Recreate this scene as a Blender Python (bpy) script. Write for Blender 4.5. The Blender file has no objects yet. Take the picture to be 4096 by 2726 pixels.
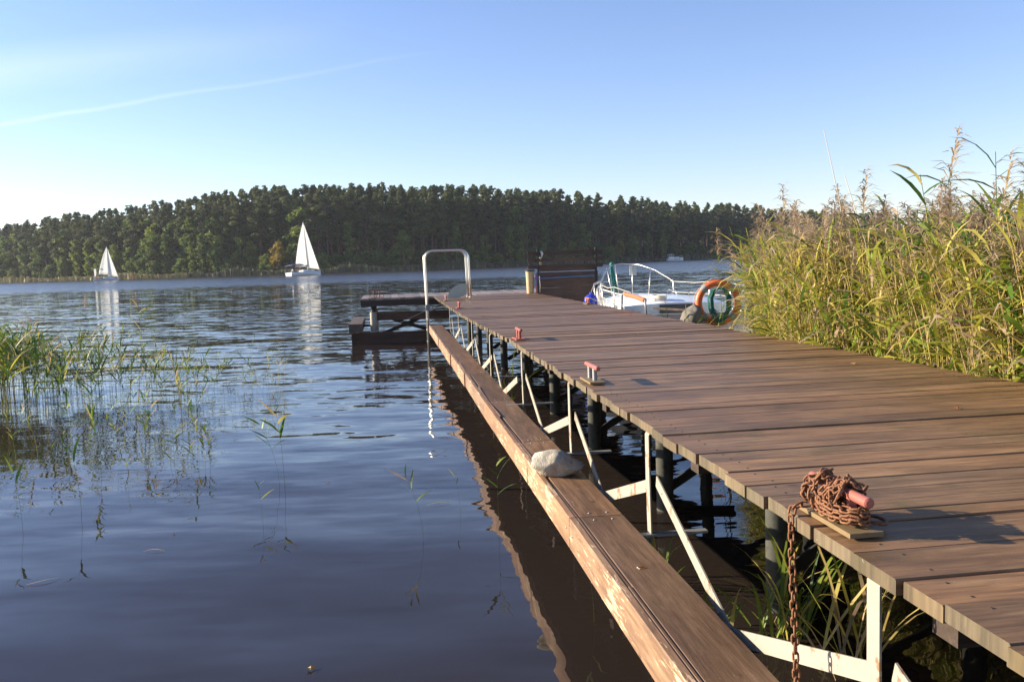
import bpy, math, random
import numpy as np
from mathutils import Vector, Matrix
random.seed(7); rng = np.random.default_rng(7)
R = math.radians
scene = bpy.context.scene
C = scene.collection

# ------------------------------------------------------------------ camera, sky, sun
EYE = 1.93
FPX = 3564.05                       # focal length in pixels of the 4096 px wide photograph
ROLL = R(1.8615); PITCH = R(5.0784)
PIER = math.atan(278/2050)          # the pier runs a little to the left of the viewing axis
fwd = Vector((0, math.cos(PITCH), -math.sin(PITCH)))
r0 = Vector((1, 0, 0)); u0 = r0.cross(fwd)
right = math.cos(ROLL)*r0 - math.sin(ROLL)*u0
up = right.cross(fwd)
cam = bpy.data.cameras.new('camera'); camo = bpy.data.objects.new('camera', cam); C.objects.link(camo)
m = Matrix((right, up, -fwd)).transposed().to_4x4(); m.translation = Vector((0, 0, EYE))
camo.matrix_world = m
cam.sensor_width = 36; cam.lens = 36*FPX/4096
cam.clip_start = .05; cam.clip_end = 6000
scene.camera = camo

SUN_EL = R(17.5); SUN_AZ = R(-79)   # azimuth clockwise from +Y: left and a little ahead
sund = Vector((math.sin(SUN_AZ)*math.cos(SUN_EL), math.cos(SUN_AZ)*math.cos(SUN_EL), math.sin(SUN_EL)))
sun = bpy.data.lights.new('sun', 'SUN'); sun.energy = 5.0; sun.angle = R(.5); sun.color = (1, .86, .66)
suno = bpy.data.objects.new('sun', sun); C.objects.link(suno)
suno.rotation_euler = sund.to_track_quat('Z', 'Y').to_euler()

def pix_dir(x, y):                  # direction in the world of a point of the sky
    return (right*((x-2048)/FPX) - up*((y-1363)/FPX) + fwd).normalized()
world = bpy.data.worlds.new('World'); scene.world = world; world.use_nodes = True
wn = world.node_tree.nodes; wl = world.node_tree.links; wn.clear()
wo = wn.new('ShaderNodeOutputWorld'); bg = wn.new('ShaderNodeBackground'); bg.inputs[1].default_value = .085
sky = wn.new('ShaderNodeTexSky'); sky.sky_type = 'NISHITA'; sky.sun_disc = False
sky.sun_elevation = SUN_EL; sky.sun_rotation = SUN_AZ; sky.air_density = 1.0; sky.dust_density = .05; sky.ozone_density = 2.4
wl.new(bg.outputs[0], wo.inputs[0])
geo = wn.new('ShaderNodeTexCoord')
def wmath(op, a, b=None, c=None, clamp=False):
    n = wn.new('ShaderNodeMath'); n.operation = op; n.use_clamp = clamp
    for i, v in enumerate((a, b, c)):
        if v is None: continue
        if isinstance(v, (int, float)): n.inputs[i].default_value = v
        else: wl.new(v, n.inputs[i])
    return n.outputs[0]
def wdot(v):
    n = wn.new('ShaderNodeVectorMath'); n.operation = 'DOT_PRODUCT'
    wl.new(geo.outputs['Generated'], n.inputs[0]); n.inputs[1].default_value = v
    return n.outputs['Value']
wnoise = wn.new('ShaderNodeTexNoise'); wnoise.inputs['Scale'].default_value = 9; wnoise.inputs['Detail'].default_value = 5
wl.new(geo.outputs['Generated'], wnoise.inputs[0])
wobble = wmath('MULTIPLY_ADD', wnoise.outputs[0], .012, -.006)
def streak(p0, p1, w, a, fade):     # a band of ice cloud along the great circle through two points of the sky
    d0, d1 = pix_dir(*p0), pix_dir(*p1)
    n = d0.cross(d1).normalized(); t = n.cross(d0).normalized()
    off = wmath('ABSOLUTE', wmath('ADD', wdot(n), wobble))
    band = wmath('SUBTRACT', 1, wmath('DIVIDE', off, w), clamp=True)
    band = wmath('SMOOTH_MIN', band, 1, .3)
    al = wdot(t)
    f = wmath('SUBTRACT', 1, wmath('DIVIDE', al, fade), clamp=True)
    g = wmath('MULTIPLY_ADD', al, 4, 3, clamp=True)
    return wmath('MULTIPLY', wmath('MULTIPLY', wmath('MULTIPLY', band, f), g), a)
s1 = streak((0, 500), (1500, 250), .0030, .15, .46)
s2 = streak((0, 285), (1000, 165), .026, .13, .34)
tot = wmath('ADD', s1, s2, clamp=True)
mix = wn.new('ShaderNodeMix'); mix.data_type = 'RGBA'
wl.new(tot, mix.inputs[0]); wl.new(sky.outputs[0], mix.inputs[6]); mix.inputs[7].default_value = (8.2, 8.4, 9.0, 1)
tint = wn.new('ShaderNodeMix'); tint.data_type = 'RGBA'; tint.blend_type = 'MULTIPLY'; tint.inputs[0].default_value = 1
wl.new(mix.outputs[2], tint.inputs[6]); tint.inputs[7].default_value = (1.0, .94, 1.12, 1)      # white balance of the photograph
wl.new(tint.outputs[2], bg.inputs[0])

scene.view_settings.view_transform = 'Standard'; scene.view_settings.look = 'None'
scene.view_settings.exposure = 1.3; scene.view_settings.gamma = 1; scene.view_settings.use_curve_mapping = False
scene.render.engine = 'CYCLES'

# ------------------------------------------------------------------ helpers
def W(t, s, z=0.0):                 # pier frame (t across to the right, s along the pier) -> world
    return Vector((t*math.cos(PIER)-s*math.sin(PIER), t*math.sin(PIER)+s*math.cos(PIER), z))
def G(x, D, z=0.0):                 # world point at depth D seen in the direction of column x of the photo
    return Vector(((x-2048)/FPX*D, D, z))

class MB:
    def __init__(s): s.v = []; s.f = []; s.mi = []; s.m = 0
    def add(s, vs, fs):
        o = len(s.v); s.v += [tuple(v) for v in vs]; s.f += [tuple(i+o for i in f) for f in fs]; s.mi += [s.m]*len(fs)
    def box(s, a, b):
        x0, y0, z0 = a; x1, y1, z1 = b
        s.add([(x0,y0,z0),(x1,y0,z0),(x1,y1,z0),(x0,y1,z0),(x0,y0,z1),(x1,y0,z1),(x1,y1,z1),(x0,y1,z1)],
              [(0,3,2,1),(4,5,6,7),(0,1,5,4),(1,2,6,5),(2,3,7,6),(3,0,4,7)])
    def prism(s, prof, L, seg=1, mat=None, warp=0, capm=0):   # prof list of (y,z) extruded in x from 0..L
        n = len(prof); vs = []; fs = []
        for k in range(seg+1):
            x = L*k/seg
            dz = warp*math.sin(k*1.7+L*13) if 0 < k < seg else 0
            vs += [Vector((x, p[0], p[1]+dz)) for p in prof]
        for k in range(seg):
            for i in range(n):
                j = (i+1) % n
                fs.append((k*n+i, k*n+j, (k+1)*n+j, (k+1)*n+i))
        fs.append(tuple(range(n))[::-1]); fs.append(tuple(seg*n+i for i in range(n)))
        if mat is not None: vs = [mat @ v for v in vs]
        s.add(vs, fs)
        if capm: s.mi[-1] = s.mi[-2] = capm
    def bar(s, a, b, w, h, upv=(0, 0, 1), ch=0):      # rectangular bar from a to b, w across, h along up
        a = Vector(a); b = Vector(b); d = (b-a); L = d.length; d.normalize(); u = Vector(upv)
        sd = u.cross(d)
        if sd.length < 1e-5: sd = Vector((1, 0, 0)).cross(d)
        sd.normalize(); u = d.cross(sd)
        M = Matrix((d, sd, u)).transposed().to_4x4(); M.translation = a
        w /= 2; h /= 2
        if ch: prof = [(-w+ch,-h),(w-ch,-h),(w,-h+ch),(w,h-ch),(w-ch,h),(-w+ch,h),(-w,h-ch),(-w,-h+ch)]
        else: prof = [(-w,-h),(w,-h),(w,h),(-w,h)]
        s.prism(prof, L, 1, M)
    def tube(s, pts, r, n=8, caps=True, closed=False):
        pts = [Vector(p) for p in pts]; N = len(pts)
        rs = r if isinstance(r, (list, tuple)) else [r]*N
        vs = []; fs = []; prev = None
        for i, p in enumerate(pts):
            if closed: d = pts[(i+1) % N]-pts[i-1]
            else: d = pts[min(i+1, N-1)]-pts[max(i-1, 0)]
            d.normalize()
            if prev is None:
                a = Vector((0, 0, 1)) if abs(d.z) < .9 else Vector((1, 0, 0))
                x = a.cross(d).normalized()
            else:
                x = prev - d*prev.dot(d)
                x.normalize()
            prev = x; y = d.cross(x)
            for k in range(n):
                c = 2*math.pi*k/n
                vs.append(p+(x*math.cos(c)+y*math.sin(c))*rs[i])
        for i in range(N if closed else N-1):
            j = (i+1) % N
            for k in range(n):
                l = (k+1) % n
                fs.append((i*n+k, i*n+l, j*n+l, j*n+k))
        if caps and not closed:
            fs.append(tuple(range(n))[::-1]); fs.append(tuple((N-1)*n+k for k in range(n)))
        s.add(vs, fs)
    def cyl(s, c, r0_, r1_, z0, z1, n=16, rings=1):
        s.tube([(c[0], c[1], z0+(z1-z0)*k/rings) for k in range(rings+1)], [r0_+(r1_-r0_)*k/rings for k in range(rings+1)], n)
    def ball(s, c, r, n=16, m_=10, sq=(1, 1, 1)):
        vs = []; fs = []
        for i in range(m_+1):
            a = math.pi*i/m_
            for k in range(n):
                b = 2*math.pi*k/n
                vs.append((c[0]+r*sq[0]*math.sin(a)*math.cos(b), c[1]+r*sq[1]*math.sin(a)*math.sin(b), c[2]+r*sq[2]*math.cos(a)))
        for i in range(m_):
            for k in range(n):
                l = (k+1) % n
                fs.append((i*n+k, (i+1)*n+k, (i+1)*n+l, i*n+l))
        s.add(vs, fs)
    def loft(s, secs, cap=True):    # secs: list of closed loops of equal length
        n = len(secs[0]); vs = [v for q in secs for v in q]; fs = []
        for i in range(len(secs)-1):
            for k in range(n):
                l = (k+1) % n
                fs.append((i*n+k, i*n+l, (i+1)*n+l, (i+1)*n+k))
        if cap:
            fs.append(tuple(range(n))[::-1]); fs.append(tuple((len(secs)-1)*n+k for k in range(n)))
        s.add(vs, fs)
    def mesh(s, name, mats, smooth=False):
        me = bpy.data.meshes.new(name); me.from_pydata(s.v, [], s.f)
        for m_ in (mats if isinstance(mats, (list, tuple)) else [mats]): me.materials.append(m_)
        if any(s.mi): me.polygons.foreach_set('material_index', s.mi)
        if smooth:
            me.shade_smooth()
            if smooth != True: me.set_sharp_from_angle(angle=R(smooth))
        me.update()
        return me
    def build(s, name, mats, parent=None, smooth=False, loc=None, rz=None):
        o = bpy.data.objects.new(name, s.mesh(name, mats, smooth)); C.objects.link(o)
        if parent is not None: o.parent = parent
        if loc is not None: o.location = loc
        if rz is not None: o.rotation_euler.z = rz
        return o

def tag(o, label=None, cat=None, group=None, kind=None):
    if label: o['label'] = label
    if cat: o['category'] = cat
    if group: o['group'] = group
    if kind: o['kind'] = kind
    return o
def thing(name, label, cat, loc=(0, 0, 0), rz=0, group=None):
    o = bpy.data.objects.new(name, None); C.objects.link(o); o.location = loc; o.rotation_euler.z = rz
    o.empty_display_size = .1
    return tag(o, label, cat, group)
def mobj(name, me, parent=None, loc=(0, 0, 0), rz=0):
    o = bpy.data.objects.new(name, me); C.objects.link(o)
    if parent is not None: o.parent = parent
    o.location = loc; o.rotation_euler.z = rz
    return o

# ------------------------------------------------------------------ materials
class MT:
    def __init__(s, name):
        s.m = bpy.data.materials.new(name); s.m.use_nodes = True
        s.n = s.m.node_tree.nodes; s.l = s.m.node_tree.links
        s.p = s.n['Principled BSDF']; s.out = s.n['Material Output']
    def new(s, t): return s.n.new(t)
    def set(s, sock, v):
        i = s.p.inputs[sock]
        if hasattr(v, 'links'): s.l.new(v, i)
        else: i.default_value = v
    def coord(s, scale=(1, 1, 1), kind='Object', rnd=False):
        tc = s.new('ShaderNodeTexCoord'); mp = s.new('ShaderNodeMapping'); mp.inputs['Scale'].default_value = scale
        src = tc.outputs[kind]
        if rnd:
            oi = s.new('ShaderNodeObjectInfo'); mu = s.new('ShaderNodeMath'); mu.operation = 'MULTIPLY'; mu.inputs[1].default_value = 37
            s.l.new(oi.outputs['Random'], mu.inputs[0]); ad = s.new('ShaderNodeVectorMath'); ad.operation = 'ADD'
            s.l.new(src, ad.inputs[0]); s.l.new(mu.outputs[0], ad.inputs[1]); src = ad.outputs[0]
        s.l.new(src, mp.inputs[0]); return mp.outputs[0]
    def noise(s, co, scale, detail=4, rough=.55, dist=0):
        n = s.new('ShaderNodeTexNoise'); n.inputs['Scale'].default_value = scale; n.inputs['Detail'].default_value = detail
        n.inputs['Roughness'].default_value = rough; n.inputs['Distortion'].default_value = dist
        s.l.new(co, n.inputs[0]); return n.outputs[0]
    def ramp(s, f, stops, mode='LINEAR'):
        r = s.new('ShaderNodeValToRGB'); r.color_ramp.interpolation = mode
        el = r.color_ramp.elements
        while len(el) < len(stops): el.new(.5)
        for e, (p, c) in zip(el, stops):
            e.position = p; e.color = (c if isinstance(c, tuple) else (c, c, c))+(1,) if not (isinstance(c, tuple) and len(c) == 4) else c
        s.l.new(f, r.inputs[0]); return r.outputs[0]
    def mix(s, f, a, b, bt='MIX'):
        m = s.new('ShaderNodeMix'); m.data_type = 'RGBA'; m.blend_type = bt
        for i, v in ((0, f), (6, a), (7, b)):
            if hasattr(v, 'links'): s.l.new(v, m.inputs[i])
            else: m.inputs[i].default_value = v if i == 0 else (tuple(v)+(1,) if len(v) == 3 else v)
        return m.outputs[2]
    def math(s, op, a, b=None, clamp=False):
        n = s.new('ShaderNodeMath'); n.operation = op; n.use_clamp = clamp
        for i, v in enumerate((a, b)):
            if v is None: continue
            if hasattr(v, 'links'): s.l.new(v, n.inputs[i])
            else: n.inputs[i].default_value = v
        return n.outputs[0]
    def bump(s, h, strength=.3, dist=.01, normal=None):
        b = s.new('ShaderNodeBump'); b.inputs['Strength'].default_value = strength; b.inputs['Distance'].default_value = dist
        s.l.new(h, b.inputs['Height'])
        if normal is not None: s.l.new(normal, b.inputs['Normal'])
        s.l.new(b.outputs[0], s.p.inputs['Normal']); return b.outputs[0]
    def rand(s):
        return s.new('ShaderNodeObjectInfo').outputs['Random']

def simple(name, col, rough=.5, metal=0, var=.15, scale=8, bump=.15, spec=.5, dirt=None):
    t = MT(name); co = t.coord(rnd=True)
    n = t.noise(co, scale, 5)
    c = t.mix(t.math('MULTIPLY', n, 1), tuple(x*(1-var) for x in col), tuple(min(1, x*(1+var)) for x in col))
    if dirt:
        d = t.ramp(t.noise(co, scale*2.3, 6, .65), [(dirt[1], 0.0), (dirt[1]+.12, 1.0)])
        c = t.mix(d, c, dirt[0])
    t.set('Base Color', c); t.set('Roughness', rough); t.set('Metallic', metal)
    t.set('Specular IOR Level', spec)
    if bump: t.bump(t.noise(co, scale*6, 4), bump, .004)
    return t.m

def wood(name, dark, light, axis=0, rough=.5, grain=1.0, moss=.0, worn=None, tint=True, spec=.5, bumpd=.003):
    """Boards with the grain along the local axis; worn = (colour, threshold) for paint rubbed off along the grain."""
    t = MT(name)
    sc = [9, 9, 9]; sc[axis] = .55
    co = t.coord(tuple(sc), rnd=True); co2 = t.coord(rnd=True)
    g = t.noise(co, 6*grain, 8, .62, .35)
    base = t.mix(t.ramp(g, [(.3, 0.0), (.7, 1.0)]), dark, light)
    big = t.noise(co2, 2.2, 5, .6)
    base = t.mix(t.ramp(big, [(.35, 0.0), (.75, .55)]), base, tuple(.55*x for x in dark))
    if moss:
        ms = t.ramp(t.noise(co2, 3.1, 6, .6), [(.55, 0.0), (.72, moss)])
        base = t.mix(ms, base, (.085, .075, .02))
    if tint:
        r = t.rand(); hv = t.ramp(r, [(0, (.66, .63, .60)), (.3, (1.05, .93, .80)), (.6, (.84, .84, .86)), (1, (1.22, 1.12, 1.0))])
        base = t.mix(1.0, base, hv, 'MULTIPLY')
    # knots and dark specks
    st = [2, 2, 2]; st[axis] = .25                                     # long streaks of weathering
    stn = t.noise(t.coord(tuple(st), rnd=True), 7, 6, .7, .25)
    base = t.mix(t.ramp(stn, [(.40, .45), (.5, 0.0), (.62, 0.0)]), base, tuple(.45*x for x in dark))
    base = t.mix(t.ramp(stn, [(.56, 0.0), (.70, .3)]), base, tuple(min(.5, 1.35*x+.03) for x in light))
    kn = t.new('ShaderNodeTexVoronoi'); kn.inputs['Scale'].default_value = 5.5
    ks = [1, 1, 1]; ks[axis] = .5; t.l.new(t.coord(tuple(ks), rnd=True), kn.inputs[0])
    base = t.mix(t.ramp(kn.outputs['Distance'], [(.03, .75), (.09, 0.0)]), base, tuple(.3*x for x in dark))
    sp = t.ramp(t.noise(t.coord((3, 3, 3), rnd=True), 26, 2, .5), [(.735, 0.0), (.76, .6)])
    base = t.mix(sp, base, (.35, .3, .24))
    rg = rough
    if worn:
        wsc = [7, 7, 7]; wsc[axis] = .9
        wv = t.noise(t.coord(tuple(wsc), rnd=True), 7, 9, .72, .6); w2 = t.noise(co2, 1.6, 4)
        f = t.ramp(t.math('ADD', wv, t.math('MULTIPLY', w2, .55)), [(worn[1], 0.0), (worn[1]+.045, 1.0)])
        base = t.mix(f, base, worn[0])
    t.set('Base Color', base)
    t.set('Roughness', t.ramp(g, [(.25, max(.05, rg-.1)), (.75, min(1, rg+.14))])); t.set('Specular IOR Level', spec)
    t.bump(t.math('ADD', g, t.math('MULTIPLY', big, .7)), .6, bumpd)
    return t.m

M = {}
M['deck'] = wood('deck boards', (.15, .084, .040), (.385, .240, .125), 0, .48, moss=.7, spec=.3)
M['board_end'] = wood('weathered board ends', (.09, .072, .042), (.21, .165, .10), 2, .75, moss=.6)
M['landing'] = wood('landing boards', (.20, .155, .125), (.36, .29, .24), 1, .5, spec=.5)
M['beam_top'] = wood('beam top', (.13, .074, .040), (.24, .145, .085), 1, .55, worn=((.40, .31, .24), .965), moss=.2)
M['beam_side'] = wood('beam side', (.24, .14, .08), (.40, .25, .15), 1, .55, worn=((.58, .42, .27), .84), tint=True)
M['old_wood'] = wood('old dark wood', (.03, .02, .014), (.075, .05, .034), 0, .7)
M['bench_wood'] = wood('bench wood', (.06, .030, .018), (.15, .078, .046), 0, .55)
M['fender_wood'] = wood('landing fender wood', (.1, .07, .05), (.2, .15, .11), 1, .6)
M['white_steel'] = simple('white painted steel', (.50, .46, .37), .5, 0, .12, 5, .2, dirt=((.22, .11, .05), .66))
t_ = MT('white painted steel, weathered'); g_ = t_.new('ShaderNodeNewGeometry'); sp_ = t_.new('ShaderNodeSeparateXYZ'); t_.l.new(g_.outputs['Position'], sp_.inputs[0])
n1 = t_.noise(t_.coord(), 9, 6, .65); n2 = t_.noise(t_.coord(), 30, 4, .6)
c_ = t_.mix(n1, (.27, .25, .20), (.40, .37, .30))
c_ = t_.mix(t_.ramp(t_.math('ADD', n1, t_.math('MULTIPLY', n2, .35)), [(.74, 0.0), (.80, .85)]), c_, (.20, .10, .045))
tl_ = t_.math('SUBTRACT', t_.math('MULTIPLY', n1, .42), sp_.outputs['Z'])
c_ = t_.mix(t_.ramp(tl_, [(.0, 1.0), (1.0, 1.0)]), c_, c_)
lo_ = t_.math('ADD', t_.math('MULTIPLY', tl_, 3.2), .55, True)
c_ = t_.mix(t_.ramp(lo_, [(.05, 0.0), (.6, .85)]), c_, (.07, .065, .035))
t_.set('Base Color', c_); t_.set('Roughness', .55); t_.bump(n2, .25, .003); M['white_steel'] = t_.m
M['galv'] = simple('galvanised steel', (.30, .31, .31), .5, .4, .2, 10, .2)
M['concrete'] = simple('pile concrete', (.06, .06, .05), .85, 0, .3, 6, .5, dirt=((.03, .03, .02), .52))
M['black_steel'] = simple('dark steel', (.03, .028, .025), .6, .2, .3, 8, .2)
M['stainless'] = simple('stainless steel', (.72, .68, .60), .33, 1.0, .05, 4, .03)
M['red_paint'] = simple('worn red paint', (.33, .085, .06), .45, 0, .15, 14, .2, dirt=((.25, .12, .07), .68))
M['pink_paint'] = simple('faded red paint', (.36, .115, .085), .42, 0, .12, 12, .15, dirt=((.3, .2, .15), .7))
M['rust'] = simple('rusty iron', (.19, .08, .038), .65, .2, .5, 60, .5, dirt=((.30, .13, .045), .5))
M['plate'] = simple('cleat plate', (.19, .13, .06), .6, 0, .2, 12, .3, dirt=((.1, .07, .04), .6))
M['white_gel'] = simple('white gelcoat', (.78, .79, .78), .25, 0, .03, 3, .02)
M['grey_shade_gel'] = simple('grey gelcoat and shade', (.50, .53, .48), .4, 0, .06, 3, .05)  # white boat's shade put into the colour of bulkhead and transom rail
M['blue_fender'] = simple('blue fender plastic', (.03, .045, .42), .25, 0, .05, 4, .02)
M['orange'] = simple('orange plastic', (.78, .16, .045), .42, 0, .08, 7, .1, dirt=((.55, .2, .1), .68))
M['grey_band'] = simple('grey band', (.30, .28, .25), .6, 0, .1, 9, .1)
M['green_rope'] = simple('green rope', (.01, .17, .12), .6, 0, .4, 90, .5)
M['white_rope'] = simple('white rope', (.62, .58, .48), .8, 0, .2, 90, .6)
M['tarp'] = simple('grey canvas cover', (.15, .135, .11), .8, 0, .2, 5, .4)
M['navy'] = simple('navy canvas', (.02, .025, .12), .7, 0, .1, 3, .1)
M['dark_glass'] = simple('dark glass', (.02, .025, .03), .1, 0, .1, 3, 0)
M['sail'] = simple('sailcloth', (.85, .85, .83), .7, 0, .03, 1, 0)
_m = M['sail']; _n = _m.node_tree; _t = _n.nodes.new('ShaderNodeBsdfTranslucent'); _t.inputs[0].default_value = (.93, .93, .90, 1); _x = _n.nodes.new('ShaderNodeMixShader'); _x.inputs[0].default_value = .58
_n.links.new(_n.nodes['Principled BSDF'].outputs[0], _x.inputs[1]); _n.links.new(_t.outputs[0], _x.inputs[2]); _n.links.new(_x.outputs[0], _n.nodes['Material Output'].inputs[0])
M['hull_blue'] = simple('hull paint pale', (.62, .66, .72), .3, 0, .04, 1, 0)
M['hull_dark'] = simple('hull stripe', (.03, .05, .15), .4, 0, .04, 1, 0)
M['bright_red'] = simple('bright red', (.65, .05, .03), .5, 0, .1, 3, 0)
M['blue_pipe'] = simple('blue pipe', (.08, .25, .5), .4, 0, .05, 3, 0)
M['purple'] = simple('purple plastic', (.18, .10, .28), .5, 0, .1, 6, 0)
M['bin'] = simple('weathered timber post', (.50, .38, .20), .75, 0, .3, 16, .6, dirt=((.2, .14, .07), .55))
M['pale_green'] = simple('pale green plastic', (.36, .41, .36), .4, 0, .06, 5, .05)
M['butt'] = simple('cigarette filter', (.45, .18, .05), .8, 0, .1, 30, 0)
M['paper'] = simple('cigarette paper', (.75, .72, .65), .8, 0, .05, 30, 0)
M['dead_leaf'] = simple('dead leaf', (.30, .09, .03), .7, 0, .3, 60, .3)
M['dead_leaf2'] = simple('yellow leaf', (.42, .24, .06), .7, 0, .3, 60, .3)
M['skin'] = simple('skin', (.5, .3, .2), .6, 0, .05, 3, 0)

def granite():
    t = MT('granite'); co = t.coord()
    n = t.noise(co, 9, 10, .7, .4); n2 = t.noise(co, 45, 5, .7)
    b = t.mix(t.ramp(n, [(.35, 0.0), (.68, 1.0)]), (.34, .30, .23), (.66, .60, .49))
    b = t.mix(t.ramp(n2, [(.6, 0.0), (.68, .6)]), b, (.06, .055, .05))
    t.set('Base Color', b); t.set('Roughness', .85)
    t.bump(t.math('ADD', n, t.math('MULTIPLY', n2, .35)), 1.0, .02)
    return t.m
M['granite'] = granite()

def plant_mat(name, stops, transl=.35, rough=.5, varsc=6):
    t = MT(name)
    at = t.new('ShaderNodeAttribute'); at.attribute_name = 'tint'
    c = t.ramp(at.outputs['Fac'], stops)
    n = t.noise(t.coord((1, 1, 1)), varsc, 4)
    c = t.mix(1.0, c, t.ramp(n, [(.3, .72), (.7, 1.22)]), 'MULTIPLY')
    t.set('Base Color', c); t.set('Roughness', rough); t.set('Specular IOR Level', .35)
    tr = t.new('ShaderNodeBsdfTranslucent'); t.l.new(c, tr.inputs[0])
    mx = t.new('ShaderNodeMixShader'); mx.inputs[0].default_value = transl
    t.l.new(t.p.outputs[0], mx.inputs[1]); t.l.new(tr.outputs[0], mx.inputs[2]); t.l.new(mx.outputs[0], t.out.inputs[0])
    return t.m
M['reed'] = plant_mat('reed', [(0, (.028, .075, .02)), (.25, (.10, .19, .024)), (.45, (.26, .32, .04)), (.62, (.50, .46, .07)),
                               (.78, (.60, .46, .17)), (.9, (.48, .36, .24)), (1, (.42, .33, .24))], .38)
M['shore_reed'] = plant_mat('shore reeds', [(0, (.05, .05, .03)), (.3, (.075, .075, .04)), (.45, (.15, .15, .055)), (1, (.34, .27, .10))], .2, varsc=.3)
def tree_mat(name, stops):
    t = MT(name)
    at = t.new('ShaderNodeAttribute'); at.attribute_name = 'tint'
    c = t.ramp(at.outputs['Fac'], stops)
    r = t.ramp(t.rand(), [(0, (.7, .75, .85)), (.5, (1, 1, 1)), (1, (1.3, 1.2, .9))])
    c = t.mix(1.0, c, r, 'MULTIPLY')
    t.set('Base Color', c); t.set('Roughness', .7); t.set('Specular IOR Level', .2)
    tr = t.new('ShaderNodeBsdfTranslucent'); t.l.new(c, tr.inputs[0])
    mx = t.new('ShaderNodeMixShader'); mx.inputs[0].default_value = .4
    t.l.new(t.p.outputs[0], mx.inputs[1]); t.l.new(tr.outputs[0], mx.inputs[2]); t.l.new(mx.outputs[0], t.out.inputs[0])
    return t.m
M['pine'] = tree_mat('pine needles', [(0, (.034, .050, .026)), (.6, (.088, .115, .048)), (1, (.165, .18, .07))])
M['leafy'] = tree_mat('green leaves', [(0, (.06, .10, .03)), (.6, (.14, .20, .05)), (1, (.24, .28, .07))])
M['yellow'] = tree_mat('yellowing leaves', [(0, (.14, .12, .03)), (.6, (.30, .23, .04)), (1, (.42, .28, .05))])
M['bark'] = simple('pine bark', (.15, .09, .06), .9, 0, .3, 1.2, 0)
M['bark_pale'] = simple('pale bark', (.32, .28, .23), .9, 0, .3, 1.5, 0)

def water_mat():
    t = MT('lake water')
    g = t.new('ShaderNodeNewGeometry')
    sep = t.new('ShaderNodeSeparateXYZ'); t.l.new(g.outputs['Position'], sep.inputs[0])
    d = sep.outputs['Y']
    def mp(scale, rot=0):
        k = t.new('ShaderNodeMapping'); k.inputs['Scale'].default_value = scale; k.inputs['Rotation'].default_value = (0, 0, rot)
        t.l.new(g.outputs['Position'], k.inputs[0]); return k.outputs[0]
    def mr(a, b, lo, hi):
        m_ = t.new('ShaderNodeMapRange'); m_.interpolation_type = 'SMOOTHSTEP'
        m_.inputs['From Min'].default_value = a; m_.inputs['From Max'].default_value = b
        m_.inputs['To Min'].default_value = lo; m_.inputs['To Max'].default_value = hi
        t.l.new(d, m_.inputs[0]); return m_.outputs[0]
    def vm(op, a, b):
        n = t.new('ShaderNodeVectorMath'); n.operation = op
        t.l.new(a, n.inputs[0])
        if hasattr(b, 'links'): t.l.new(b, n.inputs[1] if op != 'SCALE' else n.inputs[3])
        elif op == 'SCALE': n.inputs[3].default_value = b
        else: n.inputs[1].default_value = b
        return n.outputs[0]
    def slope(co, scale, detail, rough, dist, amp, aniso=.35):   # the slope of the surface, as a vector field
        n = t.new('ShaderNodeTexNoise'); n.inputs['Scale'].default_value = scale; n.inputs['Detail'].default_value = detail
        n.inputs['Roughness'].default_value = rough; n.inputs['Distortion'].default_value = dist; t.l.new(co, n.inputs[0])
        v = vm('SUBTRACT', n.outputs['Color'], (.5, .5, .5)); v = vm('MULTIPLY', v, (aniso, 1, 0))
        return vm('SCALE', v, amp)
    # sheltered water by the shore: long, low swells; the open lake further out: short wind waves
    patch = t.ramp(t.noise(mp((.010, .045, 1), R(4)), 1.0, 3, .5), [(.38, .55), (.62, 1.35)])
    h = slope(mp((.5, 1.7, 1), R(6)), 1.0, 2, .4, .3, .16)
    h = vm('ADD', h, slope(mp((2.0, 7.5, 1), R(-8)), 1.0, 2, .5, .4, mr(2.5, 12, .06, .15)))
    h = vm('ADD', h, slope(mp((1.0, 3.0, 1), R(12)), 1.0, 4, .6, .5, mr(6, 30, 0.0, .26)))
    h = vm('ADD', h, vm('SCALE', slope(mp((.30, .8, 1), R(5)), 1.0, 4, .6, .3, mr(30, 80, 0.0, .30)), patch))
    h = vm('ADD', h, slope(mp((.30, .5, 1), R(9)), 3.0, 3, .6, .3, mr(90, 135, 0.0, 1.6)))
    h = vm('ADD', h, (0, 0, 1)); h = vm('NORMALIZE', h, (0, 0, 0))
    t.l.new(h, t.p.inputs['Normal'])
    mot = t.noise(mp((.5, .5, 1)), 1, 4)
    t.set('Base Color', t.mix(mot, (.022, .017, .016), (.032, .024, .019)))
    t.set('IOR', 1.37); t.set('Specular IOR Level', .5)
    t.set('Roughness', mr(90, 135, .015, .22))
    return t.m
M['water'] = water_mat()
t_ = MT('lake bed and banks'); co_ = t_.coord()
t_.set('Base Color', t_.mix(t_.noise(co_, .08, 6), (.03, .035, .015), (.07, .06, .03))); t_.set('Roughness', .95); M['soil'] = t_.m

# ------------------------------------------------------------------ setting: water, far bank
wb = MB(); wb.add([(-1400, -40, 0), (1400, -40, 0), (1400, 1300, 0), (-1400, 1300, 0)], [(0, 1, 2, 3)])
tag(wb.build('lake_water', M['water']), kind='structure')
gb = MB(); gb.add([(-1410, -50, -3.0), (1410, -50, -3.0), (1410, 1310, -3.0), (-1410, 1310, -3.0)], [(0, 1, 2, 3)])
tag(gb.build('ground', M['soil']), kind='structure')

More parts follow.
